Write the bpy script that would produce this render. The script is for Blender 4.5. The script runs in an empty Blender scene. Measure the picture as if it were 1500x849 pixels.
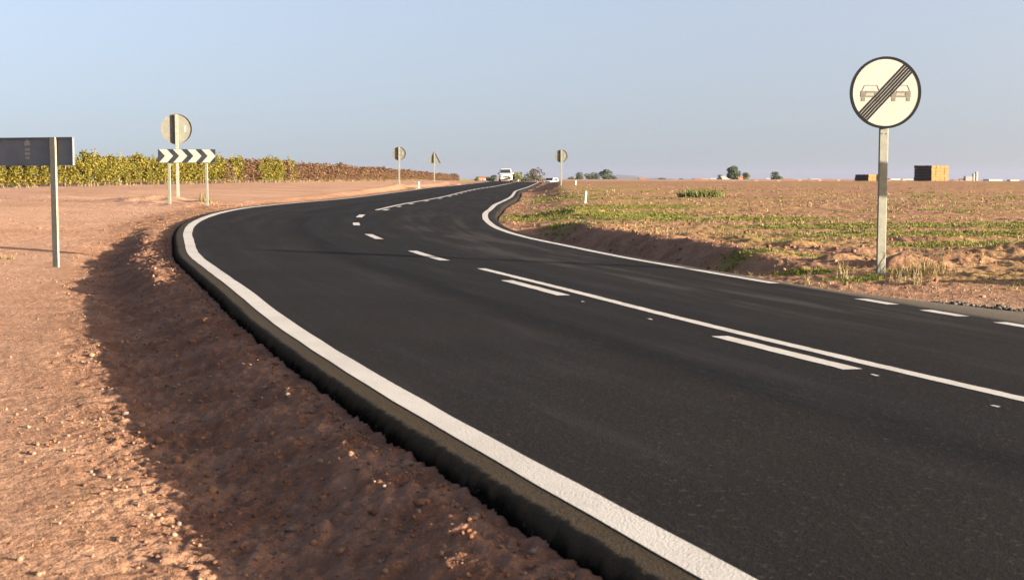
import bpy, math, random
import numpy as np
from mathutils import Vector

random.seed(7)
RNG = np.random.default_rng(7)
SC = bpy.context.scene
COL = SC.collection
F, CX, CY, HOR, H = 2000.0, 750.0, 424.5, 264.0, 1.35
PITCH = math.atan((CY - HOR) / F)
SUN_AZ = math.radians(20)      # behind the right shoulder
SUN_EL = math.radians(8.6)
SUN = np.array([math.cos(SUN_AZ) * math.cos(SUN_EL), -math.sin(SUN_AZ) * math.cos(SUN_EL), math.sin(SUN_EL)])

# ------------------------------------------------------------------ helpers
def tag(o, label=None, cat=None, group=None, kind=None):
    if label: o['label'] = label
    if cat: o['category'] = cat
    if group: o['group'] = group
    if kind: o['kind'] = kind
    return o

def empty(name, loc, rz=0.0):
    o = bpy.data.objects.new(name, None)
    o.empty_display_size = 0.2
    o.location = loc
    o.rotation_euler = (0, 0, rz)
    COL.objects.link(o)
    return o

def mesh_np(name, V, Q=None, T=None):
    """mesh from arrays: V (n,3), quads (m,4) and/or tris (k,3)"""
    me = bpy.data.meshes.new(name)
    V = np.asarray(V, np.float32)
    nq = 0 if Q is None else len(Q)
    nt = 0 if T is None else len(T)
    loops = []
    if nq: loops.append(np.asarray(Q, np.int32).ravel())
    if nt: loops.append(np.asarray(T, np.int32).ravel())
    loops = np.concatenate(loops)
    starts = np.concatenate([np.arange(nq) * 4, nq * 4 + np.arange(nt) * 3]).astype(np.int32)
    me.vertices.add(len(V)); me.vertices.foreach_set('co', V.ravel())
    me.loops.add(len(loops)); me.loops.foreach_set('vertex_index', loops)
    me.polygons.add(nq + nt); me.polygons.foreach_set('loop_start', starts)
    me.update(calc_edges=True)
    return me

def obj_me(name, me, mat, parent=None, smooth=False):
    o = bpy.data.objects.new(name, me)
    if mat and len(me.materials) == 0: me.materials.append(mat)
    COL.objects.link(o)
    if parent: o.parent = parent
    if smooth: me.polygons.foreach_set('use_smooth', [True] * len(me.polygons))
    return o

class MB:
    """collects polygons; build() links them as ONE object"""
    def __init__(s): s.v, s.f = [], []
    def add(s, vs, fs):
        n = len(s.v); s.v += [tuple(v) for v in vs]; s.f += [tuple(i + n for i in f) for f in fs]; return s
    def box(s, c, d, bev=0.0):
        x, y, z = c; a, b, h = d[0] / 2, d[1] / 2, d[2] / 2
        if bev <= 0:
            vs = [(x + i * a, y + j * b, z + k * h) for k in (-1, 1) for i, j in ((-1, -1), (1, -1), (1, 1), (-1, 1))]
            return s.add(vs, [(3, 2, 1, 0), (4, 5, 6, 7), (0, 1, 5, 4), (1, 2, 6, 5), (2, 3, 7, 6), (3, 0, 4, 7)])
        r = bev
        ring = [(-a + r, -b), (a - r, -b), (a, -b + r), (a, b - r), (a - r, b), (-a + r, b), (-a, b - r), (-a, -b + r)]
        vs = []
        for zz, sc in ((-h, 1 - r / min(a, b)), (-h + r, 1), (h - r, 1), (h, 1 - r / min(a, b))):
            vs += [(x + p * sc, y + q * sc, z + zz) for p, q in ring]
        fs = [tuple(range(7, -1, -1)), tuple(range(24, 32))]
        for l in range(3):
            for i in range(8):
                j = (i + 1) % 8
                fs.append((l * 8 + i, l * 8 + j, l * 8 + 8 + j, l * 8 + 8 + i))
        return s.add(vs, fs)
    def prism(s, pts, y0, y1):
        """polygon in (x,z) extruded in y from y0 (front, -Y side) to y1"""
        n = len(pts)
        vs = [(p[0], y0, p[1]) for p in pts] + [(p[0], y1, p[1]) for p in pts]
        fs = [tuple(range(n)), tuple(range(2 * n - 1, n - 1, -1))]
        for i in range(n):
            j = (i + 1) % n
            fs.append((i, n + i, n + j, j))
        return s.add(vs, fs)
    def tube(s, pts, rad, n=6):
        pts = [Vector(p) for p in pts]
        vs, fs = [], []
        for i, p in enumerate(pts):
            d = (pts[min(i + 1, len(pts) - 1)] - pts[max(i - 1, 0)]).normalized()
            u = d.cross(Vector((0.31, 0.95, 0.05))); u = u.normalized() if u.length > 1e-4 else Vector((1, 0, 0))
            w = d.cross(u)
            r = rad[i] if isinstance(rad, (list, tuple)) else rad
            vs += [p + (u * math.cos(2 * math.pi * k / n) + w * math.sin(2 * math.pi * k / n)) * r for k in range(n)]
        for i in range(len(pts) - 1):
            for k in range(n):
                j = (k + 1) % n
                fs.append((i * n + k, i * n + j, i * n + n + j, i * n + n + k))
        fs.append(tuple(range(n - 1, -1, -1))); fs.append(tuple(range((len(pts) - 1) * n, len(pts) * n)))
        return s.add(vs, fs)
    def build(s, name, mat, parent=None, smooth=False):
        me = bpy.data.meshes.new(name); me.from_pydata(s.v, [], s.f); me.update()
        return obj_me(name, me, mat, parent, smooth)

def copy_tree(o, parent=None):
    c = o.copy(); COL.objects.link(c)
    if parent: c.parent = parent
    for ch in list(o.children): copy_tree(ch, c)
    return c

# ------------------------------------------------------------------ noise
def _h(ix, iy, seed):
    n = (ix.astype(np.int64) * 374761393 + iy.astype(np.int64) * 668265263 + seed * 974634777) & 0xFFFFFFFF
    n = ((n ^ (n >> 13)) * 1274126177) & 0xFFFFFFFF
    n = ((n ^ (n >> 16)) * 2246822519) & 0xFFFFFFFF
    return (n ^ (n >> 15)) / 4294967295.0

def vnoise(x, y, seed=0):
    x = np.asarray(x, float); y = np.asarray(y, float)
    ix, iy = np.floor(x), np.floor(y)
    fx, fy = x - ix, y - iy
    fx = fx * fx * fx * (fx * (fx * 6 - 15) + 10); fy = fy * fy * fy * (fy * (fy * 6 - 15) + 10)
    a, b = _h(ix, iy, seed), _h(ix + 1, iy, seed)
    c, d = _h(ix, iy + 1, seed), _h(ix + 1, iy + 1, seed)
    return ((a * (1 - fx) + b * fx) * (1 - fy) + (c * (1 - fx) + d * fx) * fy) * 2 - 1

def fbm(x, y, seed=0, octs=4, gain=0.5):
    s = 0; a = 1; t = 0
    for i in range(octs):
        # rotate each octave so the lattice does not show
        ca, sa = math.cos(0.7 * i + 0.3), math.sin(0.7 * i + 0.3)
        s = s + a * vnoise((x * ca - y * sa) * 2 ** i + 17.3 * i, (x * sa + y * ca) * 2 ** i + 9.1 * i, seed + i)
        t += a; a *= gain
    return s / t

def sstep(a, b, x):
    t = np.clip((x - a) / (b - a), 0, 1)
    return t * t * (3 - 2 * t)

# ------------------------------------------------------------------ road frame
KN = np.array([-60, -25, 1.5, 4.0, 6.0, 9.0, 12.0, 15.0, 18.0, 21.0, 24.0, 27.0, 30.0, 33.0, 37.0, 41.0, 46.0, 53.0, 62.0, 72.0, 85.0, 100.0, 120.0, 145.0, 175.0, 205.0, 222, 240.0, 262, 300.0])
KX = np.array([28, 16, 5.574, 4.573, 3.773, 2.597, 1.536, 0.6, -0.338, -1.254, -2.021, -2.758, -3.345, -3.661, -3.791, -3.716, -3.639, -3.381, -3.13, -3.0, -2.87, -2.5, -1.733, -0.889, 0.138, 1.3, 3.2, 7.6, 16, 34])
KZ = np.array([-.3, -.15, -0.021, 0.013, 0.04, 0.084, 0.121, 0.149, 0.171, 0.196, 0.231, 0.276, 0.35, 0.431, 0.507, 0.54, 0.559, 0.577, 0.604, 0.635, 0.678, 0.728, 0.793, 0.90, 1.042, 1.14, 0.85, 0.45, 0.45, 0.5])
KK = np.array([-.02, -.02, -0.0195, -0.0207, -0.0218, -0.0236, -0.0256, -0.0253, -0.0223, -0.0193, -0.0189, -0.0209, -0.0225, -0.0227, -0.0209, -0.0173, -0.0114, -0.0058, -0.0061, -0.0068, -0.0081, -0.02, -0.02, -0.02, -0.02, -.02, -.02, -.02, -.02, -.02])
WL, WR = 3.55, 3.1
EL, ER = 3.80, 3.36

def herm(v, t):
    m = np.gradient(v, KN)
    t = np.clip(t, KN[0], KN[-1])
    i = np.clip(np.searchsorted(KN, t) - 1, 0, len(KN) - 2)
    h = KN[i + 1] - KN[i]; u = (t - KN[i]) / h
    return (2 * u**3 - 3 * u**2 + 1) * v[i] + (u**3 - 2 * u**2 + u) * h * m[i] + (-2 * u**3 + 3 * u**2) * v[i + 1] + (u**3 - u**2) * h * m[i + 1]
TT = np.unique(np.concatenate([np.linspace(-60, 2, 120), np.linspace(2, 50, 700), np.linspace(50, 300, 700)]))
TX, TZ, TK = herm(KX, TT), herm(KZ, TT), herm(KK, TT)
TDX = np.gradient(TX, TT); TN = np.hypot(1, TDX)
TS = np.concatenate([[0], np.cumsum(np.hypot(np.diff(TX), np.diff(TT)))]); TS -= np.interp(2.0, TT, TS)
def s2t(s): return np.interp(s, TS, TT)
def road_pt(t, off, dz=0.0):
    x, z, k = np.interp(t, TT, TX), np.interp(t, TT, TZ), np.interp(t, TT, TK)
    d = np.interp(t, TT, TDX); n = np.hypot(1, d)
    return np.stack([x + off / n, t - off * d / n, z + off * k + dz], -1)
def right_edge(t):
    return ER + 0.75 * sstep(15.5, 11.5, t) + 3.5 * sstep(11, 6.5, t)
def road_coords(X, Y):
    t = np.clip(Y.copy(), -59, 299)
    for _ in range(6):
        x, d = np.interp(t, TT, TX), np.interp(t, TT, TDX)
        tau = ((X - x) * d + (Y - t)) / (1 + d * d)
        t = np.clip(t + tau * 0.9, -59, 299)
    x, d = np.interp(t, TT, TX), np.interp(t, TT, TDX); n = np.hypot(1, d)
    return t, ((X - x) - (Y - t) * d) / n

def pix(x, y, Y):
    """world x,z of a photograph pixel at depth Y (used to find real distances and sizes)"""
    a, b = (x - CX) / F, (CY - y) / F
    c, s = math.cos(PITCH), math.sin(PITCH)
    r = np.array([a, c + b * s, -s + b * c]); k = Y / r[1]
    return k * r[0], k * r[2] + H

# ------------------------------------------------------------------ terrain
LY = np.array([-60, 0, 5, 8, 10.7, 16, 20, 25, 28.6, 33, 38, 41, 55, 70, 97, 150, 200, 300, 420, 520, 800, 3000, 9000.])
LZ = np.array([-.3, -.12, -.08, -.06, 0, .02, .07, .2, .38, .47, .56, .62, .66, .76, 1.0, 1.04, 1.1, .85, 1.2, 1.5, 1.0, -4, -20.])
RY = np.array([-60, 0, 13, 18, 22, 26, 33, 45, 70, 100, 150, 195, 240, 300, 450, 1000, 3000, 9000.])
RZ = np.array([-.2, -.05, 0.03, .1, .18, .25, .36, .51, .72, .92, 1.1, 1.2, .45, .5, .4, -1, -5, -22.])
MOUNDS = [  # x, y, radius x, radius y, height
    (-10.6, 40.8, 1.5, 1.3, .2), (-9.0, 38.9, 1.2, 1.2, .10),
    (-7.9, 96, 2.2, 2.5, .12), (-7.3, 134, 3, 3, .15),
    (7.35, 16.75, .5, .35, .30), (8.6, 16.5, .8, .45, .30), (8.5, 19.9, .6, .4, .36), (9.4, 21.6, 1.0, .5, .36), (11, 20.2, 1.6, .6, .34), (5.6, 19.35, .45, .3, .15), (4.9, 20.0, .6, .3, .13), (6.6, 20.3, .5, .3, .14),  # outer mounds lie out of view, added to throw shadow bands
    (3.5, 26.4, .4, 1.1, .09), (4.2, 24.9, .4, 1.1, .10), (4.9, 23.5, .4, 1.1, .10), (5.6, 22.3, .45, .9, .08),
    (7.8, 21.8, 1.5, .5, .10),
    (8.2, 25.4, 1.2, .8, .08), (1.8, 37.8, .9, .8, .2),
]
def ground(X, Y, cell=None, detail=True):
    X = np.asarray(X, float); Y = np.asarray(Y, float)
    t, off = road_coords(X, Y)
    zr = np.interp(t, TT, TZ); k = np.interp(t, TT, TK)
    re = right_edge(t)
    eL, eR = -off - EL, off - re
    zeL, zeR = zr - EL * k, zr + re * k
    far = sstep(255, 225, np.abs(Y - 30))       # where the road exists
    # left verge
    zl = np.interp(Y, LY, LZ)
    wig = fbm(X * .55, Y * .55, 5, 3)
    b1 = 1.35 + .25 * wig
    zl_far = zl + .03 * np.clip(eL - 1.4, 0, 7) + .035 * fbm(X * .25, Y * .25, 3, 3)
    near = sstep(31, 24, t)
    ridge = (-.01 + .10 * sstep(15, 19, t) + (.03 + .05 * sstep(15, 19, t)) * fbm(X * 1.7, Y * 1.1, 11, 3)) * np.exp(-((eL - .55 - .1 * wig) / .26)**2)
    face = (-.078 + .018 * vnoise(X * 21, Y * 21, 19) + .012 * vnoise(X * 5, Y * 5, 20)) * near - .05 * (1 - near)
    zl_near = zeL + face - .19 * near * sstep(.12, 1.0, eL) + ridge * near
    zL = zl_near + (zl_far - zl_near) * sstep(.75, b1 + .25, eL)
    # right verge
    zrr = np.interp(Y, RY, RZ)
    zr_far = zrr + .05 * fbm(X * .16, Y * .2, 23, 3)
    bank = sstep(16.8, 20.5, t) * sstep(33, 29, t)
    junction = sstep(16.5, 14.5, t)
    ditch = -.05 - .19 * bank * np.exp(-((eR - .65) / .45)**2) - .08 * sstep(28, 33, t)
    zn = zeR + ditch
    w = bank * sstep(.75, 1.4 + .15 * wig, eR) + (1 - bank) * sstep(.4, 3.0, eR)
    zR = zn + (zr_far + .125 * bank * (1 + .2 * wig) * np.exp(-((eR - 1.6) / .5)**2) - zn) * w
    zR = zR * (1 - junction) + (zeR - .03 + (zr_far - zeR + .03) * sstep(.8, 5, eR)) * junction
    z = np.where(off < 0, zL, zR)
    under = np.minimum(zeL, zeR) - .32
    zroad = zr + off * k - .32
    inside = (eL < 0.03) & (eR < 0.03)
    # far from the road (or past its end): blend the two sides
    zfree = np.where(off < 0, zl_far, zr_far)
    dd = np.hypot(X - np.interp(t, TT, TX), Y - t)
    wfar = sstep(30, 60, np.maximum(Y - 300, 0)) 
    mix = sstep(-8, 8, off)
    zfree2 = zl_far * (1 - mix) + zr_far * mix
    z = z * (1 - wfar) + zfree2 * wfar
    for mx, my, rx, ry, h in MOUNDS:
        dx, dy = (X - mx) / rx, (Y - my) / ry
        m = np.abs(dx) + np.abs(dy) < 4
        if np.any(m):
            z = z + np.where(m, h * np.exp(-(dx * dx + dy * dy)) * (1 + .35 * vnoise(X * 2.3, Y * 2.3, 77)), 0)
    if detail:
        cell = 0.05 if cell is None else cell
        right = off > 0
        rough = np.where(right, .62 - .1 * bank * sstep(2.4, 1.4, eR), .42) * np.ones_like(X)
        rough = np.where(~right, rough * (.24 + .76 * sstep(1.7, 1.0, eL) + .4 * sstep(5, 10, eL) + .25 * sstep(18, 30, Y)), rough)
        rough = np.where(right & (junction > 0), rough * (1 - .7 * junction), rough)
        rough = rough * sstep(-.02, .3, np.maximum(eL, eR))
        for wl, am, sd in ((1.3, .038, 31), (.55, .034, 37), (.24, .024, 41), (.11, .017, 43), (.05, .011, 47)):
            vis = sstep(wl * .9, wl * .35, cell)
            n = vnoise(X / wl + 3 * sd, Y / wl * .97 + sd, sd) * .5 + .5 * vnoise((X * .8 - Y * .6) / wl * 1.3, (X * .6 + Y * .8) / wl * 1.3, sd + 1)
            if wl < .3: n = 2.2 * np.abs(n) - .45       # rounded clods with sharp creases between them
            elif wl < .6: n = np.maximum(np.sign(n) * np.abs(n)**.8, -.25)
            z = z + am * rough * vis * n
        # plough furrows of the far field: broad low ridges
        fr = np.where(right, sstep(40, 60, Y), 0) * sstep(.9, .25, cell * .15)
        z = z + .045 * fr * vnoise(X * .22, Y * .55, 61)
    z = np.where(inside, np.minimum(zroad, z), z)
    return z, t, off, eL, eR

def gz(x, y):
    return float(ground(np.array([x]), np.array([y]), np.array([.05]))[0][0])

GREEN = [  # x, y, rx, ry, strength : weed patches on the field right of the road
    (2.2, 37.5, 2.6, 2.6, 1.), (5.5, 34.5, 3.2, 1.6, .9), (9.0, 31.0, 3.6, 1.5, 1.), (13, 30.5, 3.2, 1.6, .9), (8.0, 27.2, 3.0, 1.0, .9),
    (11.6, 27.0, 2.5, 1.0, .7), (3.6, 44, 3, 2.5, .7), (1.4, 31.8, .8, 2.2, .75), (5.1, 25.2, .9, .5, .8), (8.2, 24.2, 2.0, .7, 1.0), (10.5, 24.0, 1.5, .7, .7),
    (3.6, 21.0, 1.2, .5, .75), (4.2, 18.9, .7, .4, .7), (4.6, 17.9, .6, .25, .55), (14, 40, 6, 1.6, .5), (6, 55, 6, 3, .5), (12, 75, 9, 3, .45), (22, 60, 6, 3, .5), (2.2, 60, 1.8, 8, .6), (5, 95, 6, 8, .55),
    (12.5, 24.6, 2.6, .9, .6), (17, 27, 3, 1.2, .6)]
def veg_mask(X, Y, off):
    m = np.zeros_like(X)
    for x, y, rx, ry, s in GREEN:
        d = ((X - x) / (rx * 1.2))**2 + ((Y - y) / (ry * 1.15))**2
        m = np.maximum(m, s * np.exp(-d * .9))
    n = fbm(X * .9, Y * .7, 91, 4, .6)
    m = sstep(.30, .72, m + .36 * n)
    m = np.maximum(m, .38 * sstep(.30, .6, fbm(X * .2, Y * .3, 97, 4, .6)) * sstep(18, 26, Y))
    return np.where(off > 2, m, 0)

# ------------------------------------------------------------------ materials
def mat(name, rough=.8, col=(.5, .5, .5), metal=0, spec=.3):
    m = bpy.data.materials.new(name); m.use_nodes = True
    b = m.node_tree.nodes['Principled BSDF']
    b.inputs['Base Color'].default_value = (*col, 1); b.inputs['Roughness'].default_value = rough
    b.inputs['Metallic'].default_value = metal; b.inputs['Specular IOR Level'].default_value = spec
    return m, m.node_tree, b

class NT:
    def __init__(s, nt): s.nt = nt
    def n(s, typ, **kw):
        nd = s.nt.nodes.new('ShaderNode' + typ)
        for k, v in kw.items():
            if k.startswith('i_'):
                key = k[2:]; key = int(key) if key.isdigit() else key.replace('_', ' ')
                s.set(nd, key, v)
            else: setattr(nd, k, v)
        return nd
    def set(s, nd, key, v):
        if isinstance(v, bpy.types.NodeSocket): s.nt.links.new(v, nd.inputs[key])
        elif isinstance(v, bpy.types.Node): s.nt.links.new(v.outputs[0], nd.inputs[key])
        else: nd.inputs[key].default_value = v
    def noise(s, vec, scale, detail=4, rough=.55, dist=0):
        nd = s.n('TexNoise'); s.set(nd, 'Vector', vec)
        nd.inputs['Scale'].default_value = scale; nd.inputs['Detail'].default_value = detail
        nd.inputs['Roughness'].default_value = rough; nd.inputs['Distortion'].default_value = dist
        return nd.outputs['Fac']
    def math(s, op, a, b=0.0, clamp=False):
        nd = s.n('Math', operation=op, use_clamp=clamp); s.set(nd, 0, a); s.set(nd, 1, b); return nd.outputs[0]
    def rng(s, v, a, b, c=0.0, d=1.0):
        nd = s.n('MapRange', interpolation_type='SMOOTHSTEP'); s.set(nd, 0, v)
        for i, q in enumerate((a, b, c, d)): nd.inputs[i + 1].default_value = q
        return nd.outputs[0]
    def mix(s, f, a, b, mode='MIX'):
        nd = s.n('Mix', data_type='RGBA', blend_type=mode)
        s.set(nd, 0, f)
        for k, v in ((6, a), (7, b)):
            if isinstance(v, tuple): nd.inputs[k].default_value = (*v, 1) if len(v) == 3 else v
            else: s.set(nd, k, v)
        return nd.outputs[2]
    def bump(s, hgt, strength, dist, prev=None):
        nd = s.n('Bump'); s.set(nd, 'Height', hgt); nd.inputs['Strength'].default_value = strength; nd.inputs['Distance'].default_value = dist
        if prev is not None: s.set(nd, 'Normal', prev)
        return nd.outputs[0]

# ground
def make_ground_mat():
    m, nt, b = mat('earth', .95, spec=.05); N = NT(nt)
    co = N.n('TexCoord').outputs['Object']
    A = lambda nm: N.n('Attribute', attribute_name=nm).outputs['Fac']
    veg, field, grav, dusty, green = A('veg'), A('field'), A('gravel'), A('dusty'), A('crop')
    n1 = N.noise(co, .35, 5); n2 = N.noise(co, 2.2, 6, .6); n3 = N.noise(co, 14, 5, .65); n4 = N.noise(co, 70, 3, .6)
    left = N.mix(N.rng(n2, .35, .68), (.168, .090, .053), (.246, .148, .095))
    left = N.mix(N.math('MULTIPLY', dusty, N.rng(n1, .3, .65, .45, 1)), left, (.33, .21, .150))
    right = N.mix(N.rng(n2, .36, .66), (.178, .094, .060), (.27, .160, .108))
    mpf = N.n('Mapping'); N.set(mpf, 0, co); mpf.inputs['Scale'].default_value = (.35, 1, 1)
    nb = N.noise(mpf.outputs[0], .32, 6, .62)
    right = N.mix(N.math('MULTIPLY', N.rng(nb, .42, .60, 0, .85), A('stubble')), right, (.215, .150, .056))
    shade_soil = N.mix(N.rng(n2, .36, .66), (.118, .060, .040), (.19, .108, .074))      # darker soil on the road banks, shade put into the colour
    right = N.mix(A('bank_shade'), right, shade_soil)
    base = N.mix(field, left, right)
    base = N.mix(N.math('MULTIPLY', grav, N.rng(n3, .3, .6, .5, 1)), base, (0.252, 0.1995, 0.1408))
    base = N.mix(N.rng(n3, .40, .62, 0, .40), base, (0.1152, 0.056, 0.03072))
    base = N.mix(N.rng(n4, .56, .70, 0, .35), base, (0.3168, 0.217, 0.144))
    gcol = N.mix(N.rng(n3, .35, .65), (.082, .098, .016), (.165, .155, .036))
    gcol = N.mix(N.rng(n2, .45, .65), gcol, (.225, .17, .055))
    vf = N.math('MULTIPLY', veg, N.rng(n3, .33, .62, .5, 1.), True)
    base = N.mix(N.math('MULTIPLY', vf, .92), base, gcol)
    base = N.mix(green, base, (0.216, 0.252, 0.0544))
    nt.links.new(base, b.inputs['Base Color'])
    bp = N.bump(n3, .75, .05); bp = N.bump(n4, .6, .012, bp)
    nt.links.new(bp, b.inputs['Normal'])
    return m

def make_asphalt():
    m, nt, b = mat('asphalt', .85, spec=.05); N = NT(nt)
    uv = N.n('UVMap', uv_map='road').outputs[0]
    sep = N.n('SeparateXYZ'); N.set(sep, 0, uv); u, v = sep.outputs[0], sep.outputs[1]
    co = N.n('TexCoord').outputs['Object']
    # stretched coordinates (tyre wear runs along the road)
    mp = N.n('Mapping'); N.set(mp, 0, uv); mp.inputs['Scale'].default_value = (1, .09, 1)
    stre = N.noise(mp.outputs[0], 2.4, 6, .6)
    big = N.noise(co, .45, 4, .55); mid = N.noise(co, 5, 5, .6); fine = N.noise(co, 95, 3, .75); fine2 = N.noise(co, 30, 4, .65)
    mp2 = N.n('Mapping'); N.set(mp2, 0, uv); mp2.inputs['Scale'].default_value = (0, .35, 1)
    wob = N.math('MULTIPLY', N.math('SUBTRACT', N.noise(mp2.outputs[0], 1.0, 4, .6), .5), .55)
    uu = N.math('ADD', u, wob)
    base = N.mix(N.rng(big, .35, .65), (.0081, .0073, .0069), (.0107, .0096, .0090))
    # paving-lane seam: cooler, denser mat between the seam and the axis
    lane = N.math('MULTIPLY', N.rng(uu, -1.55, -1.2), N.rng(uu, 1.2, .2))
    base = N.mix(N.math('MULTIPLY', lane, .75), base, (0.00693, 0.006607, 0.007161))
    seam = N.math('MULTIPLY', N.rng(uu, -1.75, -1.36), N.rng(uu, -1.05, -1.3))
    base = N.mix(N.math('MULTIPLY', seam, N.rng(stre, .3, .55, .5, 1)), base, (0.003604, 0.003419, 0.003927))
    # pale dust dragged in from the gravel track, right lane
    dust = N.math('MULTIPLY', N.math('MULTIPLY', N.rng(u, .5, 1.3), N.rng(u, 3.2, 2.2)), N.math('MULTIPLY', N.rng(v, 40, 26), N.rng(v, 8, 13)))
    base = N.mix(N.math('MULTIPLY', dust, N.rng(stre, .46, .66, 0, .75)), base, (0.0363, 0.03168, 0.02772))
    base = N.mix(N.rng(stre, .52, .72, 0, .5), base, (0.019, 0.0163, 0.0142))
    # pale binder at both edges
    edge = N.math('MAXIMUM', N.rng(u, 3.05, 3.3), N.rng(u, -3.62, -3.75))
    base = N.mix(N.math('MULTIPLY', edge, N.math('MULTIPLY', N.rng(v, 21, 15), .7)), base, (0.0858, 0.0759, 0.0627))
    base = N.mix(N.math('MULTIPLY', N.rng(u, -3.60, -3.63), .85), base, (.034, .026, .016))
    base = N.mix(N.rng(u, -3.79, -3.83), base, (0.0030, 0.0028, 0.0025))  # cut side face: bare tar, blackened further to stand for shade
    base = N.mix(N.rng(fine, .30, .50, .55, 0), base, (0.00792, 0.00726, 0.00726))
    base = N.mix(N.rng(fine2, .56, .72, 0, .65), base, (0.04092, 0.0363, 0.03168))
    base = N.mix(N.rng(fine, .66, .76, 0, .8), base, (0.0792, 0.0726, 0.0627))
    nt.links.new(base, b.inputs['Base Color'])
    bp = N.bump(fine2, .5, .010); bp = N.bump(fine, .6, .006, bp)
    nt.links.new(bp, b.inputs['Normal'])
    nt.links.new(N.rng(stre, .3, .7, .92, .74), b.inputs['Roughness'])
    nt.links.new(N.rng(u, -3.79, -3.74, 0, .05), b.inputs['Specular IOR Level'])
    return m

def make_paint():
    m, nt, b = mat('road_paint', .75, spec=.25); N = NT(nt)
    co = N.n('TexCoord').outputs['Object']
    f = N.noise(co, 90, 3, .7); g = N.noise(co, 2.0, 5, .6); h = N.noise(co, 22, 4, .6)
    base = N.mix(N.rng(g, .35, .7), (0.319, 0.314, 0.301), (0.278, 0.27, 0.257))
    base = N.mix(N.rng(f, .30, .46, .55, 0), base, (0.154, 0.147, 0.134))
    base = N.mix(N.rng(h, .62, .75, 0, .5), base, (0.165, 0.144, 0.121))
    nt.links.new(base, b.inputs['Base Color'])
    nt.links.new(N.bump(f, .6, .006), b.inputs['Normal'])
    return m

def simple(name, c1, c2, scale=6, rough=.8, spec=.3, metal=0, bump=0, bscale=40):
    m, nt, b = mat(name, rough, c1, metal, spec); N = NT(nt)
    co = N.n('TexCoord').outputs['Object']
    n = N.noise(co, scale, 5, .6)
    nt.links.new(N.mix(N.rng(n, .35, .65), c1, c2), b.inputs['Base Color'])
    if bump: nt.links.new(N.bump(N.noise(co, bscale, 4, .6), bump, .02), b.inputs['Normal'])
    return m

def leafmat(name, cols, trans=.25):
    m, nt, b = mat(name, .6, spec=.2); N = NT(nt)
    r = N.n('NewGeometry').outputs['Random Per Island']
    oi = N.n('ObjectInfo').outputs['Random']
    rr = N.math('FRACT', N.math('ADD', r, N.math('MULTIPLY', oi, .15)))
    cr = N.n('ValToRGB'); N.set(cr, 0, rr); cr.color_ramp.interpolation = 'CONSTANT'
    el = cr.color_ramp.elements
    while len(el) > 1: el.remove(el[0])
    tot = sum(w for _, w in cols); p = 0
    for i, (c, w) in enumerate(cols):
        e = el[0] if i == 0 else el.new(p / tot)
        e.position = p / tot; e.color = (*c, 1); p += w
    nt.links.new(cr.outputs[0], b.inputs['Base Color'])
    tr = N.n('BsdfTranslucent'); nt.links.new(cr.outputs[0], tr.inputs[0])
    mx = N.n('MixShader'); mx.inputs[0].default_value = trans
    nt.links.new(b.outputs[0], mx.inputs[1]); nt.links.new(tr.outputs[0], mx.inputs[2])
    nt.links.new(mx.outputs[0], nt.nodes['Material Output'].inputs[0])
    return m

def islandmat(name, cols):
    m, nt, b = mat(name, .95, spec=.06); N = NT(nt)
    cr = N.n('ValToRGB'); N.set(cr, 0, N.n('NewGeometry').outputs['Random Per Island']); cr.color_ramp.interpolation = 'CONSTANT'
    el = cr.color_ramp.elements
    while len(el) > 1: el.remove(el[0])
    tot = sum(w for _, w in cols); p = 0
    for i, (c, w) in enumerate(cols):
        e = el[0] if i == 0 else el.new(p / tot)
        e.position = p / tot; e.color = (*c, 1); p += w
    n = N.noise(N.n('TexCoord').outputs['Object'], 60, 4, .65)
    nt.links.new(N.mix(N.rng(n, .35, .65), cr.outputs[0], (.7, .68, .66), 'MULTIPLY'), b.inputs['Base Color'])
    nt.links.new(N.bump(n, .5, .01), b.inputs['Normal'])
    return m

M = {}
M['earth'] = make_ground_mat(); M['asphalt'] = make_asphalt(); M['paint'] = make_paint()
M['steel'] = simple('galvanised_steel', (0.125, 0.13, 0.108), (0.155, 0.16, 0.135), 14, .55, .4, .25, .1, 60)
M['signback'] = simple('sign_back_grey', (.09, .093, .082), (.107, .11, .098), 5, .6, .35, .15)
M['darkback'] = simple('sign_back_slate', (.085, .102, .125), (.10, .12, .145), 4, .55, .35, .1)
M['signwhite'] = simple('sign_sheeting_white', (.218, .214, .196), (.232, .228, .210), 3, .5, .35)
M['signblack'] = simple('sign_black', (0.006, 0.008, 0.01), (0.009, 0.011, 0.013), 5, .7, .06)
M['signgrey'] = simple('sign_symbol_grey', (0.075, 0.07, 0.056), (0.09, 0.085, 0.068), 30, .6, .3)
M['sticker'] = simple('sticker_pale', (0.2, 0.2, 0.19), (0.23, 0.23, 0.22), 20, .5, .3)
M['chevdark'] = simple('chevron_slate', (0.014, 0.019, 0.026), (0.02, 0.026, 0.034), 5, .7, .06)
M['carwhite'] = simple('car_paint_white', (0.42, 0.42, 0.43), (0.44, 0.44, 0.45), 2, .25, .5)
M['glass'] = simple('dark_glass', (0.015, 0.018, 0.0225), (0.0225, 0.0255, 0.03), 2, .12, .5)
M['black'] = simple('black_plastic', (0.01125, 0.01125, 0.012), (0.0165, 0.0165, 0.0165), 9, .6, .3)
M['lamp'] = simple('headlamp_lens', (0.375, 0.39, 0.4125), (0.45, 0.465, 0.4875), 9, .15, .6)
M['rim'] = simple('alloy', (0.3375, 0.3375, 0.345), (0.375, 0.375, 0.375), 8, .35, .5, .7)
M['straw'] = simple('straw', (.112, .062, .025), (.145, .085, .037), 2.5, .95, .05, 0, .8, 9)
M['straw_shade'] = simple('shaded_bale_end', (.028, .021, .016), (.045, .034, .025), 3, .95, .03, 0, .8, 9)  # straw darkened in colour for the shaded bale ends
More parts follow.
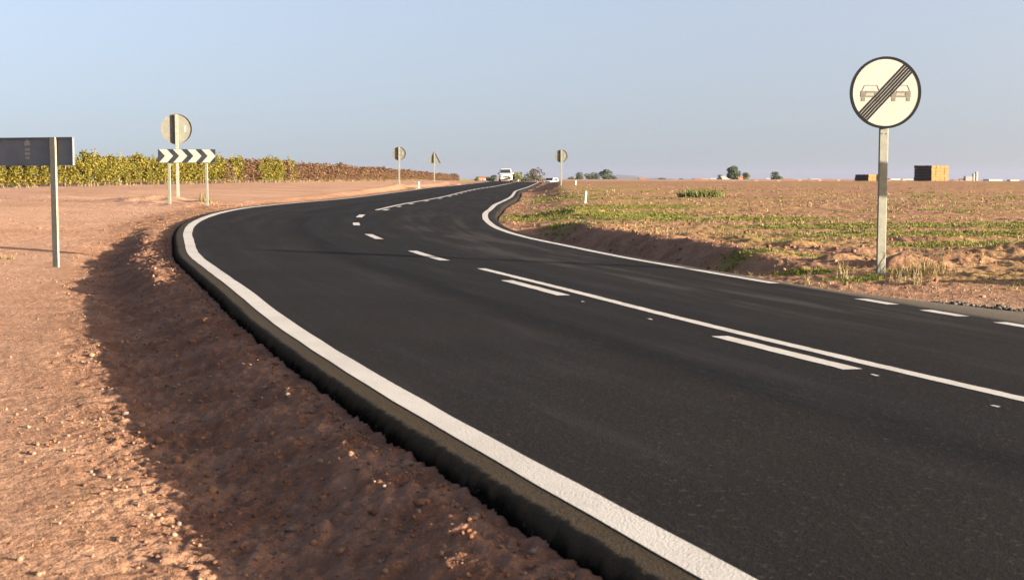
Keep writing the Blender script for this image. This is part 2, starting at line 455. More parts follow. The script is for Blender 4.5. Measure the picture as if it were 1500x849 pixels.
M['bark'] = simple('bark', (0.0825, 0.05625, 0.0375), (0.12, 0.08625, 0.06), 12, .95, .1, 0, .5, 30)
M['stake'] = simple('weathered_wood', (.12, .11, .085), (.16, .145, .115), 9, .85, .1)
M['whitestake'] = simple('white_painted_stake', (0.3, 0.29, 0.27), (0.34, 0.33, 0.3), 9, .7, .2)
M['stone'] = islandmat('clod', [((.13, .066, .04), 4), ((.19, .105, .066), 3), ((.22, .145, .10), 2), ((.13, .105, .09), 1.0), ((.20, .155, .12), .5)])
M['fieldclod'] = islandmat('field_clod', [((.135, .07, .043), 4), ((.18, .10, .064), 3), ((.21, .13, .085), 2)])
M['pebble'] = islandmat('pebble', [((.17, .125, .09), 3), ((.22, .175, .13), 3), ((.13, .085, .06), 2), ((.14, .13, .12), 1.5), ((.28, .24, .19), 1)])
M['crumb'] = simple('asphalt_crumb', (0.01875, 0.01725, 0.0165), (0.075, 0.0675, 0.06), 3, .9, .1, 0, .4, 90)
M['wall'] = simple('rendered_wall', (0.225, 0.21, 0.191), (0.255, 0.24, 0.217), .5, .9, .1)
M['wallpink'] = simple('rendered_wall_pink', (0.24, 0.155, 0.12), (0.27, 0.18, 0.145), .5, .9, .1)
M['roof'] = simple('clay_tiles', (0.15, 0.065, 0.04), (0.19, 0.085, 0.05), 1.2, .9, .1)
M['roofgrey'] = simple('sheet_roof', (0.165, 0.165, 0.161), (0.195, 0.191, 0.184), 1.2, .7, .3)
M['hill'] = simple('far_hill', (0.075, 0.09, 0.0675), (0.1125, 0.1125, 0.0825), .002, .95, .05)
M['vineleaf'] = leafmat('vine_leaf_yellow', [((.150, .124, .018), 3.2), ((.120, .112, .016), 3), ((.076, .086, .015), 2.2), ((.18, .138, .026), 1.3), ((.105, .066, .02), .8)], .4)
M['vinered'] = leafmat('vine_leaf_red', [((.115, .056, .034), 3), ((.082, .040, .028), 3), ((.135, .088, .042), 2), ((.105, .088, .034), 1.4), ((.05, .03, .022), 1.2)], .35)
M['grass'] = leafmat('weed_green', [((.075, .096, .014), 3), ((.11, .122, .02), 3), ((.155, .135, .04), 1.8), ((.045, .064, .013), 1.5)], .35)
M['drygrass'] = leafmat('dry_straw_weed', [((.20, .15, .075), 3), ((.15, .115, .05), 2), ((.26, .21, .125), 1.2), ((.10, .092, .03), 1.6)], .3)
M['deepgreen'] = leafmat('tree_leaf_dark', [((.034, .052, .026), 3), ((.046, .066, .032), 3), ((.06, .08, .036), 1.5), ((.024, .038, .022), 1.5)], .15)
M['midgreen'] = leafmat('tree_leaf_olive', [((.085, .10, .026), 3), ((.12, .125, .034), 2.4), ((.05, .066, .022), 2)], .2)
M['rusty'] = leafmat('tree_leaf_rusty', [((.07, .072, .03), 3), ((.085, .052, .03), 2), ((.06, .056, .045), 2), ((.05, .062, .028), 1.5)], .2)

# ------------------------------------------------------------------ ground sheet
def build_ground():
    dense = np.radians(np.linspace(-25, 26, 960))
    side = np.radians(np.concatenate([np.arange(26.6, 60, 1.2), np.arange(60, 180, 5.0)]))
    lside = -np.radians(np.concatenate([np.arange(25.6, 60, 1.2), np.arange(60, 180, 5.0)]))[::-1]
    ang = np.concatenate([lside, dense, side])
    r = np.concatenate([[.25, .8, 1.5, 2.1], np.geomspace(2.5, 260, 1180), np.geomspace(270, 9000, 60)])
    Rr, Aa = np.meshgrid(r, ang, indexing='ij')
    X, Y = Rr * np.sin(Aa), Rr * np.cos(Aa)
    dr = np.gradient(r)[:, None]; da = np.gradient(ang)[None, :]
    cell = np.maximum(dr * np.ones_like(Rr) * .6, Rr * da)
    z, t, off, eL, eR = ground(X.ravel(), Y.ravel(), cell.ravel())
    nr, na = X.shape
    V = np.stack([X.ravel(), Y.ravel(), z], -1)
    i, j = np.meshgrid(np.arange(nr - 1), np.arange(na), indexing='ij')
    jn = (j + 1) % na
    Q = np.stack([i * na + j, i * na + jn, (i + 1) * na + jn, (i + 1) * na + j], -1).reshape(-1, 4)[:, ::-1]
    # close the little hole under the camera
    V = np.vstack([V, [[0, 0, gz(0, 0.01)]]])
    T = np.stack([np.full(na, len(V) - 1), np.arange(na), (np.arange(na) + 1) % na], -1)[:, ::-1]
    me = mesh_np('ground', V, Q, T)
    Xf, Yf = np.append(X.ravel(), 0), np.append(Y.ravel(), 0)
    off = np.append(off, -4); eL = np.append(eL, 0); eR = np.append(eR, -5); t = np.append(t, 0)
    def attr(nm, a):
        at = me.attributes.new(nm, 'FLOAT', 'POINT'); at.data.foreach_set('value', a.astype(np.float32))
    attr('veg', veg_mask(Xf, Yf, off))
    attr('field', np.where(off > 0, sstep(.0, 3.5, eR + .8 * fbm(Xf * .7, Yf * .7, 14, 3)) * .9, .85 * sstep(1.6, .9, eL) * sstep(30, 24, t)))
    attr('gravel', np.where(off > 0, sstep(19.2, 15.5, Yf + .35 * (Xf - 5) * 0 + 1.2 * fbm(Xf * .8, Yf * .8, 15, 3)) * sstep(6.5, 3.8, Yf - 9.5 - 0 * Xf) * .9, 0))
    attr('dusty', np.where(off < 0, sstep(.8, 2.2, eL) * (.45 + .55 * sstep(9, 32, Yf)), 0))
    attr('bank_shade', np.where(off < 0, 1, sstep(2.2, 1.2, eR) * sstep(18, 21, t) * sstep(34, 30, t)))  # where the banks get their shade mixed into the soil colour
    attr('stubble', np.where(off > 0, sstep(.5, 3, eR), 0))
    attr('crop', np.where((off < 0) & (Yf > 300) & (Yf < 640) & (Xf > -40) & (Xf < -.03 * Yf), sstep(300, 330, Yf) * sstep(640, 600, Yf), 0))
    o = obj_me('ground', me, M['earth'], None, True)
    tag(o, kind='structure'); return o
build_ground()

# ------------------------------------------------------------------ road
def build_road():
    ts = np.unique(np.concatenate([np.linspace(-55, 2, 60), np.linspace(2, 16, 1300), np.linspace(16, 40, 700), np.linspace(40, 298, 500)]))
    nT = len(ts)
    re = right_edge(ts); s = np.interp(ts, TT, TS)
    inner = np.linspace(-3.62, 3.1, 26)
    wobL = .014 * fbm(s * 2.3, s * 0, 71, 4, .7) + .008 * vnoise(s * 14, s * 0, 72)
    wobR = .02 * fbm(s * 2.0, s * 0 + 5, 73, 4, .7)
    cols, us = [], []
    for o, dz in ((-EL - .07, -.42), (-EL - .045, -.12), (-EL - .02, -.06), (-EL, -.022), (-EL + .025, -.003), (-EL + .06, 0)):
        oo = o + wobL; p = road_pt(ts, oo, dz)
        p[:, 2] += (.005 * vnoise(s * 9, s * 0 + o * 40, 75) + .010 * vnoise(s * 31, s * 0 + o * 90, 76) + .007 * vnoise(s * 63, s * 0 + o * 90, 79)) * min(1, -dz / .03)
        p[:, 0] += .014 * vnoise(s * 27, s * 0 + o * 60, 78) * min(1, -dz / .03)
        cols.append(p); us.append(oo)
    for o in inner:
        cols.append(road_pt(ts, np.full(nT, o))); us.append(np.full(nT, o))
    for do, dz in ((-.04, 0), (0, -.02), (.02, -.10), (.05, -.42)):
        oo = re + do + wobR; cols.append(road_pt(ts, oo, dz)); us.append(oo)
    P = np.stack(cols, 1); U = np.stack(us, 1); nC = P.shape[1]
    i, j = np.meshgrid(np.arange(nT - 1), np.arange(nC - 1), indexing='ij')
    Q = np.stack([i * nC + j, i * nC + j + 1, (i + 1) * nC + j + 1, (i + 1) * nC + j], -1).reshape(-1, 4)
    me = mesh_np('road', P.reshape(-1, 3), Q)
    uvl = me.uv_layers.new(name='road')
    li = np.empty(len(me.loops), np.int32); me.loops.foreach_get('vertex_index', li)
    UV = np.stack([U.ravel(), np.repeat(s, nC)], -1)[li]
    uvl.data.foreach_set('uv', UV.astype(np.float32).ravel())
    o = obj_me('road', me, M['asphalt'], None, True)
    tag(o, kind='structure')
build_road()

def strip(name, offc, width, ranges, dz=.003, skew=0):
    V, Q = [], []
    for k, (s0, s1) in enumerate(ranges):
        n = max(3, int((s1 - s0) / .12)) if s1 < 60 else max(3, int((s1 - s0) / .5))
        s = np.linspace(s0, s1, n); 
        base = sum(len(v) for v in V)
        rag = .006 * vnoise(s * 17, s * 0 + k, 81)
        rag2 = .006 * vnoise(s * 17, s * 0 + k, 82)
        a = road_pt(s2t(s), offc - width / 2 + rag, dz); b_ = road_pt(s2t(s), offc + width / 2 + rag2, dz)
        V.append(np.stack([a, b_], 1).reshape(-1, 3))
        i = np.arange(n - 1) * 2 + base
        Q.append(np.stack([i, i + 1, i + 3, i + 2], -1))
    o = obj_me(name, mesh_np(name, np.vstack(V), np.vstack(Q)), M['paint'])
    return tag(o, kind='structure')
strip('edge_line', -WL, .165, [(-40, 235)])
strip('edge_line', WR - .03, .15, [(14.8, 235)])
strip('junction_dashes', WR - .1, .15, [(12.1, 12.75), (10.85, 11.5), (9.55, 10.3), (8.2, 8.95), (6.9, 7.6)])
strip('centre_line', 0, .125, [(-40, 17.25), (37.6, 235)])
strip('centre_dashes', -.285, .15, [(-3.4, -1.4), (2.1, 4.0), (7.68, 9.53), (13.13, 15.17)])
strip('centre_dashes', -.06, .15, [(18.94, 21.3), (24.85, 26.5), (29.6, 30.6), (32.9, 34.3)])
strip('centre_dashes', .22, .13, [(37.5, 38.5), (41.1, 42.0), (45.1, 46.4), (50.2, 51.6), (56.2, 57.9)] + [(s, s + 1.9) for s in np.arange(62, 160, 5.6)])
# thin splashes of paint left by the striping machine
sp = [(12.4, 12.46, -.33), (10.75, 10.83, -.31), (7.38, 7.46, -.3), (6.2, 6.26, -.35)]
for k, (a, b_, o_) in enumerate(sp):
    strip('paint_splash', o_, .03, [(a, b_)])

# ------------------------------------------------------------------ scattered clods, gravel and weeds (nobody could count them)
def rock_template(seed, sub=1):
    import bmesh
    bm = bmesh.new(); bmesh.ops.create_icosphere(bm, subdivisions=sub, radius=1)
    V = np.array([v.co[:] for v in bm.verts]); Tn = np.array([[v.index for v in f.verts] for f in bm.faces]); bm.free()
    rg = np.random.default_rng(seed)
    for _ in range(5):
        n = rg.normal(size=3); n /= np.linalg.norm(n); d = rg.uniform(.45, .85)
        ex = np.maximum(V @ n - d, 0); V = V - ex[:, None] * n
    return V * rg.uniform(.75, 1.25, 3), Tn
ROCKS = [rock_template(i) for i in range(8)]
def scatter_rocks(name, X, Y, size, material, sink=.3):
    keep = np.ones(len(X), bool)
    z, t, off, eL, eR = ground(X, Y, np.full(len(X), .03))
    keep = (eL > .1) | (eR > .06)
    X, Y, z, size = X[keep], Y[keep], z[keep], size[keep]
    Vs, Ts, n = [], [], 0
    for i in range(len(X)):
        V, T = ROCKS[i % 8]; a = RNG.uniform(0, 6.283); ca, sa = math.cos(a), math.sin(a)
        W = V * size[i]; W = np.stack([W[:, 0] * ca - W[:, 1] * sa, W[:, 0] * sa + W[:, 1] * ca, W[:, 2] * .75], -1)
        Vs.append(W + [X[i], Y[i], z[i] + size[i] * sink * .6]); Ts.append(T + n); n += len(V)
    o = obj_me(name, mesh_np(name, np.vstack(Vs), None, np.vstack(Ts)), material)
    return tag(o, kind='stuff')
def polar(n, a0, a1, r0, r1):
    a = np.radians(RNG.uniform(a0, a1, n)); r = np.exp(RNG.uniform(math.log(r0), math.log(r1), n))
    return r * np.sin(a), r * np.cos(a)
# clods on the left verge, more of them on the bank below the asphalt
X, Y = polar(26000, -24, 10, 3.0, 45)
t_, off_ = road_coords(X, Y); e_ = -off_ - EL
cl = fbm(X * .8, Y * .8, 111, 3)
p = np.where(e_ > 0, .08 + .56 * sstep(1.8, .9, e_) + .6 * sstep(.05, .4, cl), 0)
k = RNG.uniform(0, 1, len(X)) < p
X, Y, e_ = X[k], Y[k], e_[k]
sz = .004 + .012 * RNG.uniform(0, 1, len(X))**4 + .00035 * np.hypot(X, Y) * RNG.uniform(.2, 1, len(X))
sz = sz * (1 + 1.3 * (RNG.uniform(0, 1, len(X)) < .05))
tag(scatter_rocks('earth_clods', X, Y, sz, M['stone']), 'small reddish clods and stones strewn over the bare left verge', 'clods')
# field clods
X, Y = polar(5500, -3, 25, 16, 110)
t_, off_ = road_coords(X, Y); eR_ = off_ - right_edge(t_)
vm = veg_mask(X, Y, off_)
k = (eR_ > .2) & (RNG.uniform(0, 1, len(X)) < np.where(vm > .4, .12, .25 + .6 * sstep(-.1, .35, fbm(X * .5, Y * .35, 121, 3)))) & ~((Y < 19.5) & (RNG.uniform(0, 1, len(X)) < .7))
X, Y = X[k], Y[k]
sz = .012 + .04 * RNG.uniform(0, 1, len(X))**3 + .0004 * Y * RNG.uniform(.2, 1, len(X))
tag(scatter_rocks('field_clods', X, Y, sz, M['fieldclod']), 'red brown clods of the ploughed field right of the road', 'clods')
# gravel of the side track
X = RNG.uniform(3.2, 12, 16000); Y = RNG.uniform(9, 17.6, 16000)
t_, off_ = road_coords(X, Y); eR_ = off_ - right_edge(t_)
k = (eR_ > .05) & (RNG.uniform(0, 1, len(X)) < sstep(3.0, .3, eR_) * .8 + .15)
X, Y = X[k], Y[k]; sz = .004 + .013 * RNG.uniform(0, 1, len(X))**3
tag(scatter_rocks('gravel', X, Y, sz, M['pebble']), 'pale loose gravel where the side track meets the road', 'gravel')
s_ = RNG.uniform(7, 12.6, 900); o_ = right_edge(s2t(s_)) + np.abs(RNG.normal(0, .14, 900)) + .03
pp = road_pt(s2t(s_), o_); sz = .012 + .03 * RNG.uniform(0, 1, 900)**2
tag(scatter_rocks('asphalt_crumbs', pp[:, 0], pp[:, 1], sz, M['crumb'], .5), 'dark asphalt crumbs along the broken road edge by the gravel', 'crumbs')

s_ = RNG.uniform(2.2, 26, 2600); o_ = -EL - .04 - np.abs(RNG.normal(0, .045, 2600))
pp = road_pt(s2t(s_), o_); sz = .003 + .013 * RNG.uniform(0, 1, 2600)**3
tag(scatter_rocks('asphalt_crumbs', pp[::3, 0], pp[::3, 1], sz[::3], M['crumb'], .5), 'dark asphalt crumbs fallen along the foot of the left road edge', 'crumbs')
kk = np.arange(2600) % 3 > 0
pp = road_pt(s2t(s_), o_ - .05 * RNG.uniform(0, 2, 2600))
tag(scatter_rocks('edge_clods', pp[kk, 0], pp[kk, 1], sz[kk] * 1.3, M['stone'], .4), 'crumbled soil along the foot of the left road edge', 'clods')

def blades(X, Y, Z, hgt, wid, lean, name, material, per=7):
    """tufts: each tuft is a fan of bent two-segment blades"""
    n = len(X); tot = n * per
    bx = np.repeat(X, per) + RNG.normal(0, 1, tot) * np.repeat(hgt, per) * .28
    by = np.repeat(Y, per) + RNG.normal(0, 1, tot) * np.repeat(hgt, per) * .28
    bz = np.repeat(Z, per) - .01
    h = np.repeat(hgt, per) * RNG.uniform(.45, 1.1, tot); w = np.repeat(wid, per) * RNG.uniform(.6, 1.2, tot)
    a = RNG.uniform(0, 6.283, tot); l = RNG.uniform(.1, 1, tot) * lean
    dx, dy = np.cos(a), np.sin(a); b2 = a + RNG.uniform(-1.5, 1.5, tot) + 1.57
    sx, sy = np.cos(b2) * w, np.sin(b2) * w
    P = np.empty((tot, 5, 3))
    P[:, 0] = np.stack([bx - sx, by - sy, bz], -1); P[:, 1] = np.stack([bx + sx, by + sy, bz], -1)
    mx, my, mz = bx + dx * h * l * .35, by + dy * h * l * .35, bz + h * .6
    P[:, 2] = np.stack([mx + sx * .8, my + sy * .8, mz], -1); P[:, 3] = np.stack([mx - sx * .8, my - sy * .8, mz], -1)
    P[:, 4] = np.stack([bx + dx * h * l, by + dy * h * l, bz + h * (1 - .35 * l)], -1)
    i = np.arange(tot)[:, None] * 5
    return mesh_np(name, P.reshape(-1, 3), i + np.array([[0, 1, 2, 3]]), i + np.array([[3, 2, 4]]))
X, Y = polar(60000, -3, 26, 17, 90)
t_, off_ = road_coords(X, Y); eR_ = off_ - right_edge(t_)
vm = veg_mask(X, Y, off_)
k = (eR_ > .25) & (RNG.uniform(0, 1, len(X)) < np.where(vm < .3, vm * .35, vm))
X, Y = X[k], Y[k]; Z = ground(X, Y, np.full(len(X), .06))[0]
hg = RNG.uniform(.025, .07, len(X)) + .0005 * Y
o = obj_me('weeds', blades(X, Y, Z, hg, .004 + .00022 * Y, .9, 'weeds', M['grass'], 6), M['grass'])
tag(o, 'low green weeds growing in patches across the reddish field', 'weeds', kind='stuff')
X, Y = polar(9000, -2, 26, 17, 75)
t_, off_ = road_coords(X, Y); eR_ = off_ - right_edge(t_)
k = (eR_ > .2) & (RNG.uniform(0, 1, len(X)) < sstep(-.15, .4, fbm(X * .5, Y * .4, 131, 3)) * .8)
X, Y = X[k], Y[k]; Z = ground(X, Y, np.full(len(X), .06))[0]
o = obj_me('dry_grass', blades(X, Y, Z, RNG.uniform(.03, .09, len(X)) + .0005 * Y, .003 + .0002 * Y, 1.0, 'dry_grass', M['drygrass'], 5), M['drygrass'])
tag(o, 'thin straw coloured dry grass scattered across the field', 'dry grass', kind='stuff')
# a few green sprigs on the bare left verge
X, Y = polar(1500, -23, -4, 4, 40)
t_, off_ = road_coords(X, Y); e_ = -off_ - EL
k = (e_ > 1.0) & (fbm(X * .6, Y * .6, 141, 3) > .28) & (RNG.uniform(0, 1, len(X)) < .5)
X, Y = X[k], Y[k]; Z = ground(X, Y, np.full(len(X), .04))[0]
o = obj_me('verge_sprigs', blades(X, Y, Z, RNG.uniform(.012, .035, len(X)), np.full(len(X), .003), 1.0, 'verge_sprigs', M['grass'], 6), M['grass'])
tag(o, 'tiny green sprigs on the bare left verge', 'weeds', kind='stuff')

# individual weeds
def weed(name, label, x, y, hgt, n, material, spread=.5, wid=.004, group=None, stalks=0, cat='weed'):
    z = gz(x, y)
    e = empty(name, (x, y, z)); tag(e, label, cat, group)
    X = np.clip(RNG.normal(0, 1, n), -1.25, 1.25) * hgt * spread; Y = np.clip(RNG.normal(0, 1, n), -1.25, 1.25) * hgt * spread * .8
    Z = ground(X + x, Y + y, np.full(n, .05))[0] - z
    fm = blades(X, Y, Z, RNG.uniform(.5, 1, n) * hgt, np.full(n, wid), 1.0, 'blades', material, 6)
    obj_me('blades', fm, material, e)
    if stalks:
        b = MB()
        for i in range(stalks):
            a, b0, b1 = RNG.uniform(0, 6.28), RNG.normal(0, hgt * spread * .5), RNG.normal(0, hgt * spread * .5)
            hh = hgt * RNG.uniform(.8, 1.5); lx, ly = math.cos(a) * hh * .3, math.sin(a) * hh * .3
            b.tube([(b0, b1, -.02), (b0 + lx * .4, b1 + ly * .4, hh * .55), (b0 + lx, b1 + ly, hh)], [.006, .004, .0015], 4)
            for q in range(4):
                f = RNG.uniform(.4, .95); a2 = RNG.uniform(0, 6.28); px, py, pz = b0 + lx * f, b1 + ly * f, hh * f
                b.tube([(px, py, pz), (px + math.cos(a2) * hh * .22, py + math.sin(a2) * hh * .22, pz + hh * .16)], [.003, .001], 3)
        b.build('stalks', M['drygrass'], e)
    return e
PX, PY = 4.98, 18.35     # foot of the near sign
weed('dry_weed', 'tall bushy straw coloured weed right of the near sign post', PX + .42, PY - .25, .30, 38, M['drygrass'], .42, stalks=9)
weed('dry_weed', 'wispy dry weed with bare stalks farthest right of the near sign post', PX + .72, PY - .05, .27, 18, M['drygrass'], .4, stalks=7)
weed('green_weed', 'bright green tuft at the left foot of the near sign post', PX - .22, PY - .3, .09, 40, M['grass'], 1.1)
weed('green_weed', 'low green weed patch nearest the asphalt edge left of the near sign post', PX - .62, PY - .75, .07, 40, M['grass'], 1.6)
weed('dry_weed', 'pale dry stalks standing in the green patch left of the near sign post', PX - .62, PY - .45, .22, 10, M['drygrass'], .25, stalks=7)
weed('dry_weed', 'single thin dry stalk in front of the near sign post', PX - .06, PY - 1.0, .26, 5, M['drygrass'], .12, stalks=2)
weed('dry_weed', 'small bent dry tuft beside the end of the right edge line', PX - 1.25, PY - 1.15, .16, 9, M['drygrass'], .25, stalks=4)
weed('dry_weed', 'dry grass tuft on the gravel edge in front of the tall bushy weed', PX + .12, PY - 1.25, .17, 16, M['drygrass'], .35, stalks=4)
weed('green_weed', 'green tuft just behind the near sign post', PX + .2, PY + .35, .10, 30, M['grass'], 1.2)
weed('shrub', 'dark olive shrub low on the field behind the green weed strip', 8.0, 58.0, .62, 130, M['midgreen'], .9, .016, cat='shrub')
weed('dry_weed', 'small dry weed at the foot of the mound beside the chevron board', -8.95, 40.0, .38, 26, M['drygrass'], .3, .006, stalks=4)
weed('dry_weed', 'flat dry tuft at the left border beyond the direction sign post', -7.9, 21.2, .12, 30, M['drygrass'], .9, .004)

# ------------------------------------------------------------------ signs
def disc_pts(r, n=64): return [(r * math.cos(2 * math.pi * i / n), r * math.sin(2 * math.pi * i / n)) for i in range(n)]
def ring(mb, r0, r1, y0, y1, n=64):
    vs, fs = [], []
    for r, y in ((r0, y0), (r1, y0), (r1, y1), (r0, y1)):
        vs += [(r * math.cos(2 * math.pi * i / n), y, r * math.sin(2 * math.pi * i / n)) for i in range(n)]
    for k in range(4):
        for i in range(n):
            j = (i + 1) % n; kk = (k + 1) % 4
            fs.append((k * n + i, kk * n + i, kk * n + j, k * n + j))
    return mb.add(vs, fs)
def shift(mb, dx=0, dy=0, dz=0):
    mb.v = [(x + dx, y + dy, z + dz) for x, y, z in mb.v]; return mb
def post(parent, w, d, h, yoff=0, x=0, name='post'):
    b = MB(); b.box((x, yoff, h / 2 - .15), (w, d, h + .3), .006)
    return b.build(name, M['steel'], parent)

# -- near sign: end of the overtaking ban (local -Y is the face)
def near_sign():
    z = gz(PX, PY)
    e = empty('traffic_sign', (PX, PY, z), math.radians(1.5))
    tag(e, 'large white round road sign with black diagonal stripes and two grey cars, facing the camera', 'road sign')
    R = .472; zc = 1.955 + R
    p = post(e, .115, .055, zc + R * .5, .05)
    b = MB(); b.prism(disc_pts(R), -.004, .012); ring(b, R - .012, R + .003, -.006, .035); shift(b, dz=zc); b.build('sign_plate', M['signback'], e)
    b = MB(); b.prism(disc_pts(R - .016), -.008, -.004); shift(b, dz=zc); b.build('sign_face', M['signwhite'], e)
    b = MB(); ring(b, R - .030, R + .004, -.0125, -.0065); shift(b, dz=zc); b.build('rim', M['signblack'], e)
    # five diagonal stripes
    ang = math.radians(47.0); dx, dz = math.cos(ang), math.sin(ang)
    for k in range(5):
        o = (k - 2) * .0345 ; hw = .0092
        L = math.sqrt((R - .02)**2 - o * o)
        q = []
        for sgn, side in ((-1, -1), (1, -1), (1, 1), (-1, 1)):
            oo = o + side * hw
            q.append((dx * L * sgn - dz * oo, dz * L * sgn + dx * oo))
        b = MB(); b.prism(q, -.0145, -.0085); shift(b, dz=zc); b.build('stripe', M['signblack'], e)
    u = .94 / 540
    def car(cx, wid):
        b = MB(); s = wid / 150 * u
        def P(l): return [(cx + x * s, y * s) for x, y in l]
        y0, y1 = -.0115, -.0085
        th = 4.5
        # cabin outline
        for a, c in (((-65, 12), (-46, 54)), ((-46, 54), (50, 54)), ((50, 54), (68, 12))):
            d = Vector((c[0] - a[0], c[1] - a[1])).normalized(); nx, ny = -d[1] * th / 2, d[0] * th / 2
            b.prism(P([(a[0] - nx, a[1] - ny), (c[0] - nx, c[1] - ny), (c[0] + nx, c[1] + ny), (a[0] + nx, a[1] + ny)]), y0, y1)
        # wings, bonnet edge, bumper, wheels
        b.prism(P([(-75, 12), (-75, -36), (-36, -36), (-34, -4), (-52, 12)]), y0 - .0006, y1)
        b.prism(P([(52, 12), (34, -4), (36, -36), (75, -36), (75, 12)]), y0 - .0006, y1)
        b.prism(P([(-38, 12), (-34, -3), (34, -3), (38, 12)]), y0, y1)
        b.prism(P([(-34, -10), (-34, -14), (34, -14), (34, -10)]), y0, y1)
        b.prism(P([(-36, -22), (-36, -36), (36, -36), (36, -22)]), y0, y1)
        b.prism(P([(-70, -38), (-70, -66), (-42, -66), (-42, -38)]), y0, y1)
        b.prism(P([(42, -38), (42, -66), (70, -66), (70, -38)]), y0, y1)
        shift(b, dz=zc); b.build('car_symbol', M['signgrey'], e)
    car(-118 * u, 150); car(117 * u, 150)
    for q in (-.2, .2): b = MB(); b.box((0, .024, zc + q), (.2, .02, .04), .004); b.build('bracket', M['steel'], e)
    for xx in (-.028, .028): b = MB(); b.prism([(xx + q[0], zc - R - .07 + q[1]) for q in disc_pts(.007, 10)], .017, .022); b.build('bolt', M['black'], e)
near_sign()

def sticker(parent, x, z, sc, y):
    """faded maker's label: a little house shape and three bars"""
    b = MB()
    b.prism([(x - .035 * sc, z + .02 * sc), (x + .035 * sc, z + .02 * sc), (x + .035 * sc, z + .06 * sc), (x, z + .095 * sc), (x - .035 * sc, z + .06 * sc)], y - .001, y)
    for i, w in enumerate((.03, .034, .026)):
        b.prism([(x - w * sc, z - .035 * sc - i * .045 * sc), (x + w * sc, z - .035 * sc - i * .045 * sc), (x + w * sc, z - .008 * sc - i * .045 * sc), (x - w * sc, z - .008 * sc - i * .045 * sc)], y - .001, y)
    b.build('sticker', M['sticker'], parent)

# -- back of a round sign (local -Y looks at the camera and is the back)
def round_back(label, x, y, zc_h, R, rz, pw=.10, z=None, tilt=0):
    z = gz(x, y) if z is None else z
    e = empty('traffic_sign', (x, y, z), rz); tag(e, label, 'road sign')
    zc = zc_h - z
    post(e, pw, .06, zc + R * .96, -.075)
    b = MB(); b.prism(disc_pts(R), .0, .012); ring(b, R - .006, R + .004, -.03, .014); shift(b, dz=zc); b.build('sign_plate', M['signback'], e)
    b = MB(); b.prism(disc_pts(R - .012), .013, .018); shift(b, dz=zc); b.build('sign_face', M['signwhite'], e)
    for q in (-.45, .45): b = MB(); b.box((0, -.022, zc + R * q), (R * .36, .042, .045), .005); b.build('bracket', M['signback'], e)
    sticker(e, R * .55, zc + R * .05, R * 1.9, -.001)
    return e
x, zc = pix(258.5, 189, 40.9)
round_back('grey back of a round road sign standing on a mound behind the chevron board', x, 40.9, zc, .452, math.radians(15))
x, zc = pix(584.5, 225, 96)
round_back('grey back of a round road sign in front of the far reddish vines', x, 96, zc, .47, math.radians(4), .11)
x, zc = pix(822, 228.5, 102)
round_back('grey back of a round road sign alone on the right side of the far road', x, 102, zc, .47, math.radians(4), .11)
# -- triangular one
def tri_back():
    x, zt = pix(636, 222, 134); y = 134
    z = gz(x, y); e = empty('traffic_sign', (x, y, z), math.radians(6))
    tag(e, 'grey back of a triangular warning sign beside the far end of the vines', 'road sign')
    S = 1.32; h = S * .866; zb = zt - z - h
    post(e, .11, .06, zb + h * .92, -.075)
    tri = lambda k: [(-S / 2 * k, h / 3 - h / 3 * k), (S / 2 * k, h / 3 - h / 3 * k), (.04 * k, h / 3 + h * 2 / 3 * k), (-.04 * k, h / 3 + h * 2 / 3 * k)]
    b = MB(); b.prism(tri(1), 0, .012); shift(b, dz=zb); b.build('sign_plate', M['signback'], e)
    b = MB()
    A, B = tri(1), tri(.95)
    for i in range(4):
        j = (i + 1) % 4; b.prism([A[i], A[j], B[j], B[i]], -.045, -.001)
    shift(b, dz=zb); b.build('rim', M['signback'], e)
    b = MB(); b.prism(tri(.96), .013, .018); shift(b, dz=zb); b.build('sign_face', M['signwhite'], e)
tri_back()

# -- chevron board
def chevron():
    Y = 38.6
    xl, zt = pix(232, 218.5, Y); xr, zb = pix(315.3, 238.5, Y)
    W = (xr - xl); Hh = zt - zb; xc = (xl + xr) / 2
    z = gz(xc, Y); e = empty('chevron_board', (xc, Y, z), math.radians(4))
    tag(e, 'dark chevron board with four pale arrows pointing right on two posts', 'road sign')
    zc = (zt + zb) / 2 - z
    b = MB(); b.box((0, 0, zc), (W, .03, Hh), .006); b.build('board', M['chevdark'], e)
    per = 97 / 392 * W; x0 = -W / 2 + 6 / 392 * W; bw = 55 / 392 * W; ap = 42 / 392 * W; hz = Hh / 2 - .006
    for k in range(4):
        a = x0 + k * per
        b = MB(); b.prism([(a, -hz), (a + bw, -hz), (a + bw + ap, 0), (a + bw, hz), (a, hz), (a + ap, 0)], -.019, -.0152); shift(b, dz=zc)
        b.build('arrow', M['signwhite'], e)
    for px in (248.5, 302.5):
        x = (pix(px, 260, Y + .05)[0]) - xc
        g = gz(xc + x, Y) - z
        b = MB(); b.box((x, .05, (zc + Hh * .4 + g - .3) / 2), (.075, .05, zc + Hh * .4 - g + .3), .005); b.build('post', M['steel'], e)
chevron()

